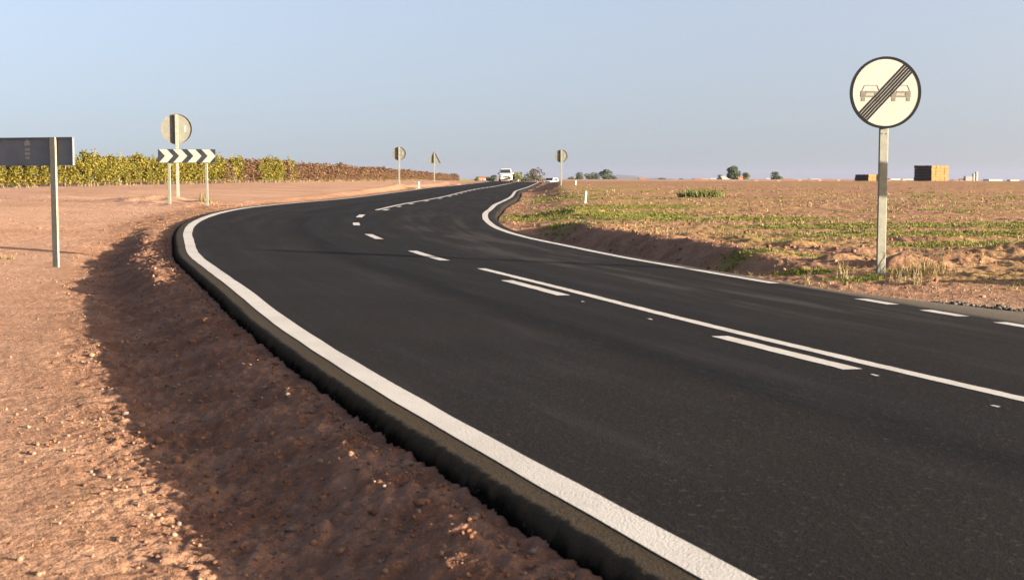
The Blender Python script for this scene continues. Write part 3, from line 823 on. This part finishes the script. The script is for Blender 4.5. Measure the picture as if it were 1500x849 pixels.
# -- direction board at the left border, seen from behind
def direction_board():
    Y = 20.0
    xr, zt = pix(110.5, 201, Y); _, zb = pix(110.5, 242.5, Y)
    rz = math.radians(-17.6)
    px, _ = pix(84.5, 395, Y); z = gz(px, Y)
    e = empty('direction_sign', (px, Y, z), rz); tag(e, 'slate grey back of a long direction board on a post at the left border', 'road sign')
    top, bot = zt - z, zb - z
    rgt = (xr - px) / math.cos(rz) ; W = 1.75
    b = MB(); b.box((rgt - W / 2, .012, (top + bot) / 2), (W, .012, top - bot)); b.build('sign_plate', M['darkback'], e)
    b = MB(); hh = top - bot
    b.box((rgt - W / 2, 0, top - .006), (W, .05, .012)); b.box((rgt - W / 2, 0, bot + .006), (W, .05, .012))
    b.box((rgt - .006, 0, (top + bot) / 2), (.012, .05, hh - .026)); b.box((rgt - W + .006, 0, (top + bot) / 2), (.012, .05, hh - .026))
    b.build('rim', M['darkback'], e)
    b = MB(); b.box((rgt - W / 2, .021, (top + bot) / 2), (W - .02, .004, hh - .02)); b.build('sign_face', M['signwhite'], e)
    b = MB(); b.box((0, -.032, top / 2 - .15), (.095, .042, top + .3), .004); b.build('post', M['steel'], e)
    b = MB(); b.box((-1.25, -.032, top / 2 - .15), (.095, .042, top + .3), .004); b.build('post', M['steel'], e)
    sticker(e, -.47, (top + bot) / 2 + .06, 1.35, .004)
direction_board()

# -- a second direction board by the side track: just outside the picture, its shadow falls on the near post and over the road
def track_board():
    x, y = PX + 6.3 * math.cos(SUN_AZ), PY - 6.3 * math.sin(SUN_AZ)
    z = gz(x, y); rz = -SUN_AZ + math.radians(15)
    e = empty('direction_sign', (x, y, z), rz); tag(e, 'direction board on two posts beside the side track, just outside the right border', 'road sign')
    bot = gz(PX, PY) + 1.06 + 6.3 * math.tan(SUN_EL) - z; top = bot + .46
    b = MB(); b.box((0, 0, (top + bot) / 2), (1.35, .03, top - bot), .006); b.build('sign_plate', M['darkback'], e)
    b = MB(); b.box((0, -.0175, (top + bot) / 2), (1.31, .004, top - bot - .04)); b.build('sign_face', M['signwhite'], e)
    for px in (-.42, .42): b = MB(); b.box((px, .04, top / 2 - .15), (.10, .05, top + .3), .005); b.build('post', M['steel'], e)
track_board()

# -- marker stakes in the field
def stake(x, y, h, w, label):
    z = gz(x, y)
    b = MB(); b.box((0, 0, h / 2 - .1), (w, w * .8, h + .2), .008); b.add([(-w / 2, -w * .4, h), (w / 2, -w * .4, h), (w / 2, w * .4, h), (-w / 2, w * .4, h), (0, 0, h + w * .5)], [(0, 1, 4), (1, 2, 4), (2, 3, 4), (3, 0, 4)])
    o = b.build('marker_stake', M['whitestake']); o.location = (x, y, z); o.rotation_euler = (math.radians(2), math.radians(3), .4)
    tag(o, label, 'stake')
x, _ = pix(857, 300, 47); stake(x, 47, .42, .07, 'white wooden marker stake standing in the field beside the green strip')
x, _ = pix(843, 266, 112); stake(x, 112, .34, .11, 'short pale stake on the skyline just right of the far round sign')
x, _ = pix(761.5, 265, 150); stake(x - 0, 196, .55, .13, 'tiny white roadside stake beside the white van')
x, _ = pix(613, 268, 102); stake(x, 102, .45, .13, 'small white stake between the two far sign posts')

# ------------------------------------------------------------------ leaf clouds
def leaves_np(C, size, up=.2, aspect=.8):
    """one diamond-ish leaf quad per centre, random orientation"""
    n = len(C); a = RNG.normal(size=(n, 3)); a /= np.linalg.norm(a, axis=1)[:, None]
    b = RNG.normal(size=(n, 3)); b -= (b * a).sum(1)[:, None] * a; b /= np.linalg.norm(b, axis=1)[:, None]
    s = (size * RNG.uniform(.6, 1.3, n))[:, None]
    P = np.stack([C - a * s * .5, C + b * s * .5 * aspect, C + a * s * .5, C - b * s * .5 * aspect], 1)
    i = np.arange(n)[:, None] * 4
    return P.reshape(-1, 3), i + np.array([[0, 1, 2, 3]])

def vine_variant(k, red):
    """foliage and trunk meshes of one trained vine, ~1.3 m of row (row runs along local Y)"""
    n = 3000
    y = RNG.uniform(-.75, .75, n); h = RNG.beta(1.5, 1.25, n)
    topv = 1.55 + .22 * vnoise(y * 2.2 + k * 7, y * 0, 150) 
    z = .16 + (topv - .16) * h
    x = RNG.normal(0, .19, n) * (1.1 - .35 * h)
    C = [np.stack([x, y, z], -1)]
    for _ in range(RNG.integers(4, 8)):        # loose shoots over the top
        m = 14; y0 = RNG.uniform(-.7, .7); l = RNG.uniform(.15, .5); f = np.linspace(0, 1, m); sx, sy = RNG.normal(0, .25, 2)
        C.append(np.stack([f * l * sx + RNG.normal(0, .03, m), y0 + f * l * sy + RNG.normal(0, .03, m), 1.45 + f * l], -1))
    C = np.vstack(C)
    gap = vnoise(C[:, 1] * 2.6 + k * 5, C[:, 2] * 2.6, 160)
    C = C[gap > (-.6 if not red else -.45)]
    V, Q = leaves_np(C, .115)
    fol = mesh_np('foliage', V, Q)
    b = MB()
    b.tube([(0, 0, -.1), (.03, .02, .3), (-.02, .05, .62), (0, .0, .8)], [.045, .035, .03, .025], 6)
    for s in (-1, 1): b.tube([(0, 0, .72), (0, s * .35, .82), (0, s * .7, .84)], [.02, .016, .01], 5)
    for j in range(5): 
        yy = RNG.uniform(-.6, .6); b.tube([(0, yy, .82), (RNG.normal(0, .08), yy + RNG.normal(0, .08), 1.5)], [.008, .004], 4)
    tm = bpy.data.meshes.new('trunk'); tm.from_pydata(b.v, [], b.f); tm.update()
    return fol, tm
VY = [vine_variant(k, False) for k in range(5)]
VR = [vine_variant(k + 9, True) for k in range(5)]
for (a, b_), mm in [(v, M['vineleaf']) for v in VY] + [(v, M['vinered']) for v in VR]:
    a.materials.append(mm); b_.materials.append(M['bark'])
EDGE = np.array([(-33, 46), (-25.6, 68), (-21.9, 80), (-16.6, 97), (-15.6, 118), (-15.2, 150), (-14.8, 200), (-13.6, 250), (-11.8, 300)], float)
seg = np.concatenate([[0], np.cumsum(np.hypot(*np.diff(EDGE, axis=0).T))])
def edge_at(d):
    x, y = np.interp(d, seg, EDGE[:, 0]), np.interp(d, seg, EDGE[:, 1])
    x2, y2 = np.interp(d + 1, seg, EDGE[:, 0]), np.interp(d + 1, seg, EDGE[:, 1])
    return x, y, math.atan2(-(x2 - x), (y2 - y)) if d < seg[-1] - 1 else 0
SPLIT = np.interp(97.5, EDGE[:, 1], seg)
protoY = protoR = None
def make_vine(fol, tr, label, group):
    e = empty('grapevine', (0, 0, 0)); tag(e, label, 'vine', group)
    obj_me('foliage', fol, None, e); obj_me('trunk', tr, None, e); return e
PY_, PR_ = [], []
for k in range(5): PY_.append(make_vine(*VY[k], 'yellow green grapevine in the roadside row of the vineyard', 'yellow green grapevines along the vineyard edge'))
for k in range(5): PR_.append(make_vine(*VR[k], 'reddish brown grapevine in the roadside row of the vineyard', 'reddish grapevines along the vineyard edge'))
usedp = set()
d = 0.0; i = 0
while d < seg[-1] - .5:
    x, y, rz = edge_at(d)
    lst = PY_ if d < SPLIT + RNG.normal(0, 3.5) else PR_
    p = lst[RNG.integers(0, 5)]
    if id(p) not in usedp: usedp.add(id(p)); o = p
    else: o = copy_tree(p)
    s = RNG.uniform(.90, 1.10)
    o.location = (x, y, gz(x, y)); o.rotation_euler = (0, 0, rz + (math.pi if RNG.random() < .5 else 0)); o.scale = (s, 1.05 if y < 130 else 1.35, .95 * s * (RNG.uniform(.92, 1.08) if lst is PY_ else RNG.uniform(.72, .95)))
    d += 1.25 if y < 130 else 1.9; i += 1
# rows behind the first: one mass
C, CR = [], []
for row in range(1, 5):
    dd = np.arange(0, seg[-1], 1.0)
    for q in dd:
        x, y, rz = edge_at(q); x -= row * 2.6
        n = 26 if row > 1 else 40
        z0 = .6 + 0 * x
        c = np.stack([RNG.normal(0, .22, n), RNG.uniform(-.6, .6, n), .5 + 1.15 * RNG.beta(1.6, 1.1, n) + .15 * vnoise(np.full(n, q * .7), np.full(n, row), 170)], -1)
        zz = np.interp(y, LY, LZ) + .016 * 12
        c += [x, y, zz]
        (C if q < SPLIT else CR).append(c)
for c, mm, lb in ((C, 'vineleaf', 'yellow green vine rows massed behind the roadside row'), (CR, 'vinered', 'reddish vine rows massed behind the roadside row')):
    V, Q = leaves_np(np.vstack(c), .19)
    tag(obj_me('vine_rows', mesh_np('vine_rows', V, Q), M[mm]), lb, 'vines', kind='stuff')
# stakes of the trellis
first = None
for q in np.cumsum(RNG.uniform(3.2, 8.5, 34)):
    x, y, rz = edge_at(q); x += .2
    if first is None:
        b = MB(); b.box((0, 0, .5), (.04, .04, 1.3), .005); o = b.build('vine_stake', M['stake']); first = o
        tag(o, 'thin pale trellis stake between the roadside grapevines', 'stake', 'trellis stakes along the vineyard edge')
    else:
        o = first.copy(); COL.objects.link(o)
    o.location = (x, y, gz(x, y)); o.rotation_euler = (RNG.normal(0, .04), RNG.normal(0, .04), rz)

# dry grass along the foot of the vines
q = RNG.uniform(0, seg[-1] - 2, 1500); ex = np.array([edge_at(v)[:2] for v in q]); X = ex[:, 0] + RNG.normal(.35, .28, len(q)); Y = ex[:, 1]
Z = ground(X, Y, np.full(len(X), .2))[0]
o = obj_me('verge_grass', blades(X, Y, Z, RNG.uniform(.08, .34, len(X)), np.full(len(X), .012), .8, 'verge_grass', M['drygrass'], 5), M['drygrass'])
tag(o, 'straw coloured grass along the foot of the vineyard', 'dry grass', kind='stuff')
# ------------------------------------------------------------------ trees
def tree(name, label, x, y, z, h, w, material, n=1500, leaf=.3, crown0=.18, blobs=9, cat='tree', group=None, seed=0):
    rg = np.random.default_rng(seed + 1000)
    e = empty(name, (x, y, z)); tag(e, label, cat, group)
    b = MB(); th = h * max(crown0, .1) + .25 * h
    b.tube([(0, 0, -.3), (.02 * h, 0, th * .5), (0, .01 * h, th), (.02 * h, 0, h * .75)], [.035 * h, .028 * h, .022 * h, .006 * h], 7)
    for k in range(5):
        a = rg.uniform(0, 6.28); z0 = rg.uniform(.5, 1) * th
        b.tube([(0, 0, z0), (math.cos(a) * w * .2, math.sin(a) * w * .2, z0 + h * .15), (math.cos(a) * w * .36, math.sin(a) * w * .36, z0 + h * .32)], [.016 * h, .01 * h, .004 * h], 5)
    b.build('trunk', M['bark'], e)
    C = []
    cz = h * (crown0 + (1 - crown0) * .5); ch = h * (1 - crown0) * .5
    for k in range(blobs):
        a = rg.uniform(0, 6.28); rr = rg.uniform(.15, .62); zz = rg.uniform(-.62, .66)
        c = np.array([math.cos(a) * rr * w / 2, math.sin(a) * rr * w / 2, cz + zz * ch]); rad = np.array([w * .24, w * .24, ch * .40]) * rg.uniform(.7, 1.15)
        m = n // blobs; v = rg.normal(size=(m, 3)); v /= np.linalg.norm(v, axis=1)[:, None]; v *= rg.uniform(.45, 1.0, m)[:, None]**.5
        C.append(c + v * rad)
    C = np.vstack(C)
    V, Q = leaves_np(C, leaf)
    obj_me('crown', mesh_np('crown', V, Q), material, e)
    return e
def ptree(label, px, ytop, wpx, Y, zb, material, cat='tree', name='tree', seed=0, leaf=None, n=1500, crown0=.12, blobs=9):
    x, zt = pix(px, ytop, Y); w = wpx * Y / F
    return tree(name, label, x, Y, zb, (zt - zb) * 1.08, w * 1.25, material, n, leaf or max(.12, w * .085), crown0, blobs, cat, None, seed)
ptree('yellow green roadside bush just right of the white van', 757, 249.5, 17, 285, .5, M['midgreen'], 'bush', 'bush', 1, crown0=.02)
ptree('low darker green bush between the yellow green bush and the rusty tree', 769, 257, 15, 290, .5, M['deepgreen'], 'bush', 'bush', 2, crown0=.02)
ptree('bare rusty brown tree above the crest of the road', 782, 246.5, 27, 300, .5, M['rusty'], seed=3, n=800, crown0=.05, blobs=12)
ptree('dark round bush just left of the white van', 721, 257.5, 15, 310, .9, M['deepgreen'], 'bush', 'bush', 4, crown0=.02)
ptree('small olive bush beside the pink walled house', 698, 259, 9, 330, 1.0, M['midgreen'], 'bush', 'bush', 5, crown0=.02)
ptree('dark tree top rising behind the far end of the reddish vines', 665, 254.5, 12, 340, 1.0, M['deepgreen'], seed=6)
for k, (px, yt, w, lb) in enumerate([(838, 256, 13, 'leftmost low tree of the dark clump right of the far round sign'), (849, 252.5, 17, 'second tree from the left in the dark clump, wide and rounded'),
        (864, 254, 15, 'middle tree of the dark clump on the right skyline'), (873, 253, 14, 'tree left of the tallest one in the dark clump'), (886, 249, 20, 'tallest tree of the dark clump at its right end'), (897, 258.5, 12, 'low tree trailing off at the right end of the dark clump')]):
    ptree(lb, px, yt, w, 690 + 8 * k, -.3, M['deepgreen'], seed=20 + k, n=1300, crown0=.05)
ptree('large dark egg shaped tree alone on the right skyline', 1075, 245, 21, 500, .3, M['deepgreen'], seed=30, n=2600, crown0=.08, blobs=16)
ptree('pale yellowish tree touching the large dark egg shaped tree', 1093, 253, 12, 520, .3, M['midgreen'], seed=31, crown0=.1)
ptree('dark tree standing between the egg shaped tree and the bales', 1137, 252.5, 17, 520, .3, M['deepgreen'], seed=32, n=1900, crown0=.05, blobs=12)
ptree('small dark tree behind the white walled farmhouse', 1056, 254.5, 12, 640, -.1, M['deepgreen'], seed=33)
for k, (px, yt, w) in enumerate([(970, 260.5, 14), (983, 261.5, 16), (998, 261, 14), (1012, 262, 15)]):
    ptree(('low dark tree at the left end of the far hedge line', 'second low tree of the far hedge line', 'third low tree of the far hedge line', 'low tree at the right end of the far hedge line, before the first white house')[k], px, yt, w, 900, -.8, M['deepgreen'], seed=40 + k, n=700, crown0=.02)

# ------------------------------------------------------------------ straw bales
bale = None
def bale_at(x, y, z, rz, label, group):
    global bale
    if bale is None:
        b = MB(); b.box((0, 0, .45), (2.27, 1.21, .885), .05)
        for k in (-.36, -.12, .12, .36):   # baling twine
            pass
        o = b.build('straw_bale', M['straw']); bale = o
        o.data.materials.append(M['straw_shade'])
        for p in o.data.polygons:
            if abs(p.normal.x) > .5: p.material_index = 1  # end faces carry the painted-in shade
    else:
        o = bale.copy(); COL.objects.link(o)
    o.location = (x, y, z); o.rotation_euler = (RNG.normal(0, .012), RNG.normal(0, .012), rz + RNG.normal(0, .015))
    tag(o, label, 'straw bale', group)
def stack(cx_px, Y, zb, nL, nW, nH, label, group, rz):
    x0, _ = pix(cx_px, 262, Y)
    # the corner nearest the camera is the origin; local +x runs along the lit face, +y along the dark face
    ca, sa = math.cos(rz), math.sin(rz)
    for l in range(nH):
        for a in range(nL):
            for c in range(nW):
                if 0 < c < nW - 1 and 0 < a < nL - 1 and l < nH - 1: continue
                lx = (a + .5) * 2.3 + RNG.normal(0, .05); ly = (c + .5) * 1.24 + RNG.normal(0, .05)
                bale_at(x0 + lx * ca - ly * sa, Y + lx * sa + ly * ca, zb + l * .9, rz, label, group)
stack(1364.5, 415, .42, 4, 5, 6, 'large straw bale in the tall block stack right of the near sign', 'straw bales of the tall stack', math.radians(40))
stack(1272, 418, .42, 3, 4, 3, 'large straw bale in the low stack just left of the near sign post', 'straw bales of the low stack', math.radians(40))

# ------------------------------------------------------------------ far buildings
def house(label, px, ytop, wpx, Y, zb, wallm, roofm, flat=False, depth=.7, cat='house', name='house', pitch=.28):
    x, zt = pix(px, ytop, Y); W = wpx * Y / F; D = W * depth; Hh = zt - zb
    e = empty(name, (x, Y, zb), math.radians(RNG.uniform(8, 22))); tag(e, label, cat)
    hw = Hh if flat else Hh * (1 - pitch)
    b = MB(); b.box((0, 0, hw / 2 - .2), (W, D, hw + .4)); b.build('wall', wallm, e)
    if flat:
        b = MB(); b.box((0, 0, hw + .1), (W + .3, D + .3, .2)); b.build('roof', roofm, e)
    else:
        o_ = .35
        b = MB(); a, d = W / 2 + o_, D / 2 + o_
        b.add([(-a, -d, hw), (a, -d, hw), (a, d, hw), (-a, d, hw), (-a, 0, Hh), (a, 0, Hh), (-a, -d, hw - .12), (a, -d, hw - .12), (a, d, hw - .12), (-a, d, hw - .12)],
              [(0, 1, 5, 4), (2, 3, 4, 5), (0, 4, 3, 9, 6), (1, 7, 8, 2, 5), (6, 7, 1, 0), (8, 9, 3, 2), (9, 8, 7, 6)])
        b.build('roof', roofm, e)
    nwin = max(1, min(4, int(W / 3.5)))
    for k in range(nwin):
        wx = -W / 2 + (k + .5) * W / nwin
        b = MB(); b.box((wx, -D / 2 - .02, hw * .55), (min(1.2, W * .18), .05, min(1.3, hw * .32))); b.build('window', M['glass'], e)
    b = MB(); b.box((-W * .32, -D / 2 - .03, min(1.05, hw * .4)), (min(1., W * .15), .06, min(2.1, hw * .75))); b.build('door', M['bark'], e)
house('pink walled house with a red roof beside the road crest left of the van', 706, 258.5, 12, 420, .9, M['wallpink'], M['roof'])
HS = [(905, 262.2, 9, 'small pink house low on the skyline right of the dark tree clump', 'wallpink', 'roof', 1200), (941, 260.5, 11, 'pale house with a pointed red roof far on the skyline before the hedge line', 'wall', 'roof', 1250),
      (1021, 261.2, 12, 'first white house right of the far hedge line', 'wall', 'roof', 820), (1032, 262, 14, 'long brown roofed shed right of the first white house', 'wallpink', 'roof', 850), (1044, 260.8, 8, 'tiny bright white house left of the farmhouse', 'wall', 'roofgrey', 700),
      (1062, 257.8, 13, 'white walled farmhouse just left of the egg shaped tree', 'wall', 'roofgrey', 620), (1085, 258, 9, 'cream wall showing between the egg shaped tree and the yellowish tree', 'wall', 'roof', 600),
      (1112, 263, 26, 'long low red roofed shed between the two dark trees', 'wallpink', 'roof', 800), (1126, 261, 7, 'small white hut just left of the second dark tree', 'wall', 'roofgrey', 640),
      (1154, 261.5, 12, 'pale house just right of the second dark tree', 'wall', 'roof', 1100), (1172, 262, 13, 'second pale house right of the second dark tree', 'wall', 'roofgrey', 1150), (1192, 262.3, 15, 'long pale building midway between the second dark tree and the low bale stack', 'wall', 'roofgrey', 1200), (1214, 262, 12, 'reddish house nearer to the low bale stack', 'wallpink', 'roof', 1180), (1238, 262.5, 14, 'last pale house left of the low bale stack', 'wall', 'roof', 1200),
      (1309, 262.09999999999997, 16, 'long white building just right of the near sign post on the skyline', 'wall', 'roofgrey', 1250), (1327, 262.5, 17, 'white building touching the left of the tall bale stack', 'wall', 'roofgrey', 1300),
      (1399, 262.7, 9, 'small pale house just right of the tall bale stack', 'wall', 'roof', 1250), (1409, 261.9, 8, 'reddish house left of the white silos', 'wallpink', 'roof', 1300), (1454, 262.9, 22, 'long white warehouse right of the silos', 'wall', 'roofgrey', 1350), (1484, 263.5, 14, 'pale building at the right border of the skyline', 'wall', 'roofgrey', 1350)]
for px, yt, w, lb, wm, rm, Y in HS:
    house(lb, px, yt, w, Y, -1.2 - (Y - 1000) * .002 if Y > 1000 else -.6, M[wm], M[rm], flat=('shed' in lb or 'warehouse' in lb or 'building' in lb))
# two white silos and their block
def silos():
    Y = 1300; x, zt = pix(1428, 251.5, Y); zb = -2.
    e = empty('grain_silo', (x, Y, zb)); tag(e, 'tall white silo tower with two tops far on the right skyline', 'silo')
    for nm, dx, yt, wpx in (('tower', 2.2, 251.5, 4.5), ('tower', -1.8, 253.5, 4.0)):
        h = pix(1428, yt, Y)[1] - zb; r = wpx * Y / F / 2
        b = MB(); n = 20
        prof = [(r, 0), (r, h * .94), (r * .6, h * .985), (.1, h)]
        vs = [(dx * .65 * 1.0 + q * math.cos(2 * math.pi * i / n), q * math.sin(2 * math.pi * i / n), zz) for q, zz in prof for i in range(n)]
        fs = [(l * n + i, l * n + (i + 1) % n, l * n + n + (i + 1) % n, l * n + n + i) for l in range(3) for i in range(n)]
        b.add(vs, fs + [tuple(range(3 * n, 4 * n))]); b.build(nm, M['wall'], e)
    b = MB(); h2 = pix(1428, 258.5, Y)[1] - zb; b.box((-6.2, .5, h2 / 2), (6.2, 6, h2)); b.build('annex', M['roofgrey'], e)
    b = MB(); b.box((-6.2, .5, h2 + .15), (6.6, 6.4, .3)); b.build('roof', M['roofgrey'], e)
silos()
# far bluish hill
def hill():
    n = 60; xs = np.linspace(600, 3200, n) ; Y0 = 8200
    hgt = 16 + 34 * np.exp(-((xs - 700) / 220)**2) + 10 * vnoise(xs * .01, xs * 0, 201)
    V = []; rows = 14
    for r in range(rows):
        f = r / (rows - 1); prof = math.sin(math.pi * f)
        V.append(np.stack([xs, np.full(n, Y0 + (f - .5) * 1400), -24 + (hgt + 6) * prof], -1))
    V = np.stack(V).reshape(-1, 3)
    i, j = np.meshgrid(np.arange(rows - 1), np.arange(n - 1), indexing='ij')
    Q = np.stack([i * n + j, i * n + j + 1, (i + 1) * n + j + 1, (i + 1) * n + j], -1).reshape(-1, 4)
    tag(obj_me('hills', mesh_np('hills', V, Q), M['hill'], None, True), kind='structure')
hill()

# ------------------------------------------------------------------ vehicles (front faces local -Y)
def loft(sections, mb):
    """sections: list of (y, [(x,z)...]) with equal point counts, closed rings"""
    n = len(sections[0][1]); vs = [(p[0], y, p[1]) for y, ps in sections for p in ps]
    fs = []
    for k in range(len(sections) - 1):
        for i in range(n):
            j = (i + 1) % n; fs.append((k * n + i, k * n + j, k * n + n + j, k * n + n + i))
    fs.append(tuple(range(n))); fs.append(tuple(range(len(sections) * n - 1, (len(sections) - 1) * n - 1, -1)))
    return mb.add(vs, fs)
def vehicle(name, label, cat, x, y, z, rz, hgt=1.82, W=1.80, L=4.4, bonnet=1.05):
    e = empty(name, (x, y, z), rz); tag(e, label, cat)
    w = W / 2; belt = .58 * hgt
    def ringp(zb, zt, wb, wt): return [(-wb * .94, zb), (wb * .94, zb), (wb, zb + .12), (wb, (zb + zt) / 2), (wt, zt - .08), (wt - .1, zt), (-wt + .1, zt), (-wt, zt - .08), (-wb, (zb + zt) / 2), (-wb, zb + .12)]
    b = MB()
    loft([(-L / 2, ringp(.30, .62, w * .80, w * .74)), (-L / 2 + .08, ringp(.22, .78, w * .93, w * .86)), (-L / 2 + .35, ringp(.2, .90, w, w * .93)),
          (-L / 2 + bonnet, ringp(.2, belt, w, w * .96)), (L / 2 - .2, ringp(.22, belt + .02, w, w * .96)), (L / 2, ringp(.34, belt - .1, w * .93, w * .88))], b)
    body = b.build('body', M['carwhite'], e, True)
    yw, yr = -L / 2 + bonnet - .05, -L / 2 + bonnet + .62
    g = MB()
    def gr(zt, wt): return [(-w * .95, belt - .03), (w * .95, belt - .03), (wt, zt - .05), (wt - .08, zt), (-wt + .08, zt), (-wt, zt - .05)]
    loft([(yw, gr(belt + .06, w * .92)), (yr, gr(hgt, w * .80)), (L / 2 - .35, gr(hgt - .02, w * .80)), (L / 2 - .08, gr(belt + .3, w * .88))], g)
    g.build('cabin', M['carwhite'], e)
    # windscreen: a pane set proud of the cabin's sloped front
    def lerp(a, c, f): return a + (c - a) * f
    b = MB(); vs = []
    for f in (.12, .90):
        yy = lerp(yw, yr, f) - .03; zz = lerp(belt + .06, hgt, f) + .006; ww = lerp(w * .92, w * .80, f) - .07
        vs += [(-ww, yy, zz), (ww, yy, zz)]
    vs += [(v[0], v[1] + .012, v[2] - .012) for v in vs]
    b.add(vs, [(0, 1, 3, 2), (4, 6, 7, 5), (0, 4, 5, 1), (2, 3, 7, 6), (0, 2, 6, 4), (1, 5, 7, 3)]); b.build('windscreen', M['glass'], e)
    for s in (-1, 1):
        b = MB(); xs = lambda f: s * (lerp(w * .955, w * .80, f) + .008)
        z0, z1 = lerp(belt, hgt, .12), lerp(belt, hgt, .82)
        vs = [(xs(.12), yw + .35, z0), (xs(.12), L / 2 - .3, z0), (xs(.82), L / 2 - .5, z1), (xs(.82), yr + .1, z1)]
        vs += [(v[0] - s * .02, v[1], v[2]) for v in vs]
        b.add(vs, [(0, 1, 2, 3), (7, 6, 5, 4), (0, 4, 5, 1), (1, 5, 6, 2), (2, 6, 7, 3), (3, 7, 4, 0)]); b.build('side_window', M['glass'], e)
        b = MB(); b.box((s * (w + .12), yw + .3, belt + .1), (.2, .12, .17), .03); b.build('mirror', M['carwhite' if s > 0 else 'black'], e)
        b = MB(); b.box((s * w * .66, -L / 2 + .03, .74), (.34, .16, .17), .03); b.build('headlight', M['lamp'], e)
        for yy in (-L / 2 + .85, L / 2 - .8):
            wh = empty('wheel', (s * (w - .1), yy, .31)); wh.parent = e
            for nm, r0, xx, mm in (('tyre', .315, .1, 'black'), ('rim', .2, .108, 'rim')):
                b = MB(); n = 20
                vs = [(sg * xx, r0 * math.cos(2 * math.pi * i / n), r0 * math.sin(2 * math.pi * i / n)) for sg in (-1, 1) for i in range(n)]
                b.add(vs, [(i, (i + 1) % n, n + (i + 1) % n, n + i) for i in range(n)] + [tuple(range(n - 1, -1, -1)), tuple(range(n, 2 * n))]); b.build(nm, M[mm], wh)
    b = MB(); b.box((0, -L / 2 - .004, .70), (.72, .05, .11), .01); b.build('grille', M['black'], e)
    b = MB(); b.box((0, -L / 2 + .02, .34), (.86, .1, .13), .02); b.build('air_intake', M['black'], e)
    b = MB(); b.box((0, -L / 2 - .012, .50), (.5, .03, .105), .004); b.build('number_plate', M['sticker'], e)
    return e
vx, _ = pix(740.5, 266, 190)
vz = float(road_pt(np.array([190.0]), np.array([-1.7]))[0, 2])
vehicle('van', 'white people carrier driving towards the camera at the crest of the road', 'van', vx, 190, vz + .01, math.radians(2), 1.72, 1.78, 4.5, .95)
cx_, _ = pix(806.5, 263, 240)
vehicle('car', 'second white car half hidden behind the crest right of the road', 'car', cx_, 240, .38, math.radians(-20), 1.42, 1.72, 4.2, 1.15)

# ------------------------------------------------------------------ air
def haze():
    b = MB(); b.box((300, 4600, 20), (11000, 11400, 104)); hm = bpy.data.materials.new('haze_air'); hm.use_nodes = True
    n = hm.node_tree; n.nodes.clear(); out = n.nodes.new('ShaderNodeOutputMaterial'); v = n.nodes.new('ShaderNodeVolumePrincipled')
    v.inputs['Density'].default_value = .00007; v.inputs['Color'].default_value = (.23, .26, .40, 1); v.inputs['Anisotropy'].default_value = .2
    n.links.new(v.outputs[0], out.inputs['Volume'])
    o = b.build('haze', hm); tag(o, 'thin haze over the far plain', 'haze', kind='stuff')
haze()

# ------------------------------------------------------------------ camera, light, sky
cd = bpy.data.cameras.new('camera'); cam = bpy.data.objects.new('camera', cd); COL.objects.link(cam)
cam.location = (0, 0, H); cam.rotation_euler = (math.pi / 2 - PITCH, 0, 0)
cd.sensor_fit = 'HORIZONTAL'; cd.sensor_width = 36; cd.lens = F / 1500 * 36
cd.clip_start = .05; cd.clip_end = 30000
cd.dof.use_dof = True; cd.dof.focus_distance = 22; cd.dof.aperture_fstop = 7.1
SC.camera = cam

sl = bpy.data.lights.new('sun', 'SUN'); so = bpy.data.objects.new('sun', sl); COL.objects.link(so)
so.rotation_euler = Vector(-SUN).to_track_quat('-Z', 'Y').to_euler()
sl.energy = 5.0; sl.angle = math.radians(.45); sl.color = (1.0, .83, .63)

w = bpy.data.worlds.new('World'); SC.world = w; w.use_nodes = True
nt = w.node_tree
sky = nt.nodes.new('ShaderNodeTexSky'); sky.sky_type = 'NISHITA'; sky.sun_disc = False
sky.sun_elevation = SUN_EL; sky.sun_rotation = math.radians(90) + SUN_AZ
sky.air_density = .8; sky.dust_density = 9.0; sky.ozone_density = .2; sky.altitude = 0
tc = nt.nodes.new('ShaderNodeTexCoord'); mp = nt.nodes.new('ShaderNodeMapping'); mp.inputs['Location'].default_value = (0, 0, .14)
nt.links.new(tc.outputs['Generated'], mp.inputs[0]); nt.links.new(mp.outputs[0], sky.inputs['Vector'])
bg = nt.nodes['Background']; tint = nt.nodes.new('ShaderNodeMix'); tint.data_type = 'RGBA'; tint.blend_type = 'MULTIPLY'; tint.inputs[0].default_value = 1
tint.inputs[7].default_value = (1.08, 1.05, 1.12, 1)
nt.links.new(sky.outputs[0], tint.inputs[6]); nt.links.new(tint.outputs[2], bg.inputs[0]); bg.inputs[1].default_value = .084

SC.view_settings.view_transform = 'Standard'; SC.view_settings.look = 'None'
SC.view_settings.exposure = 2.8; SC.view_settings.gamma = 1.0
SC.render.engine = 'CYCLES'
SC.cycles.max_bounces = 6; SC.cycles.diffuse_bounces = 3; SC.cycles.transparent_max_bounces = 6
SC.cycles.use_denoising = True
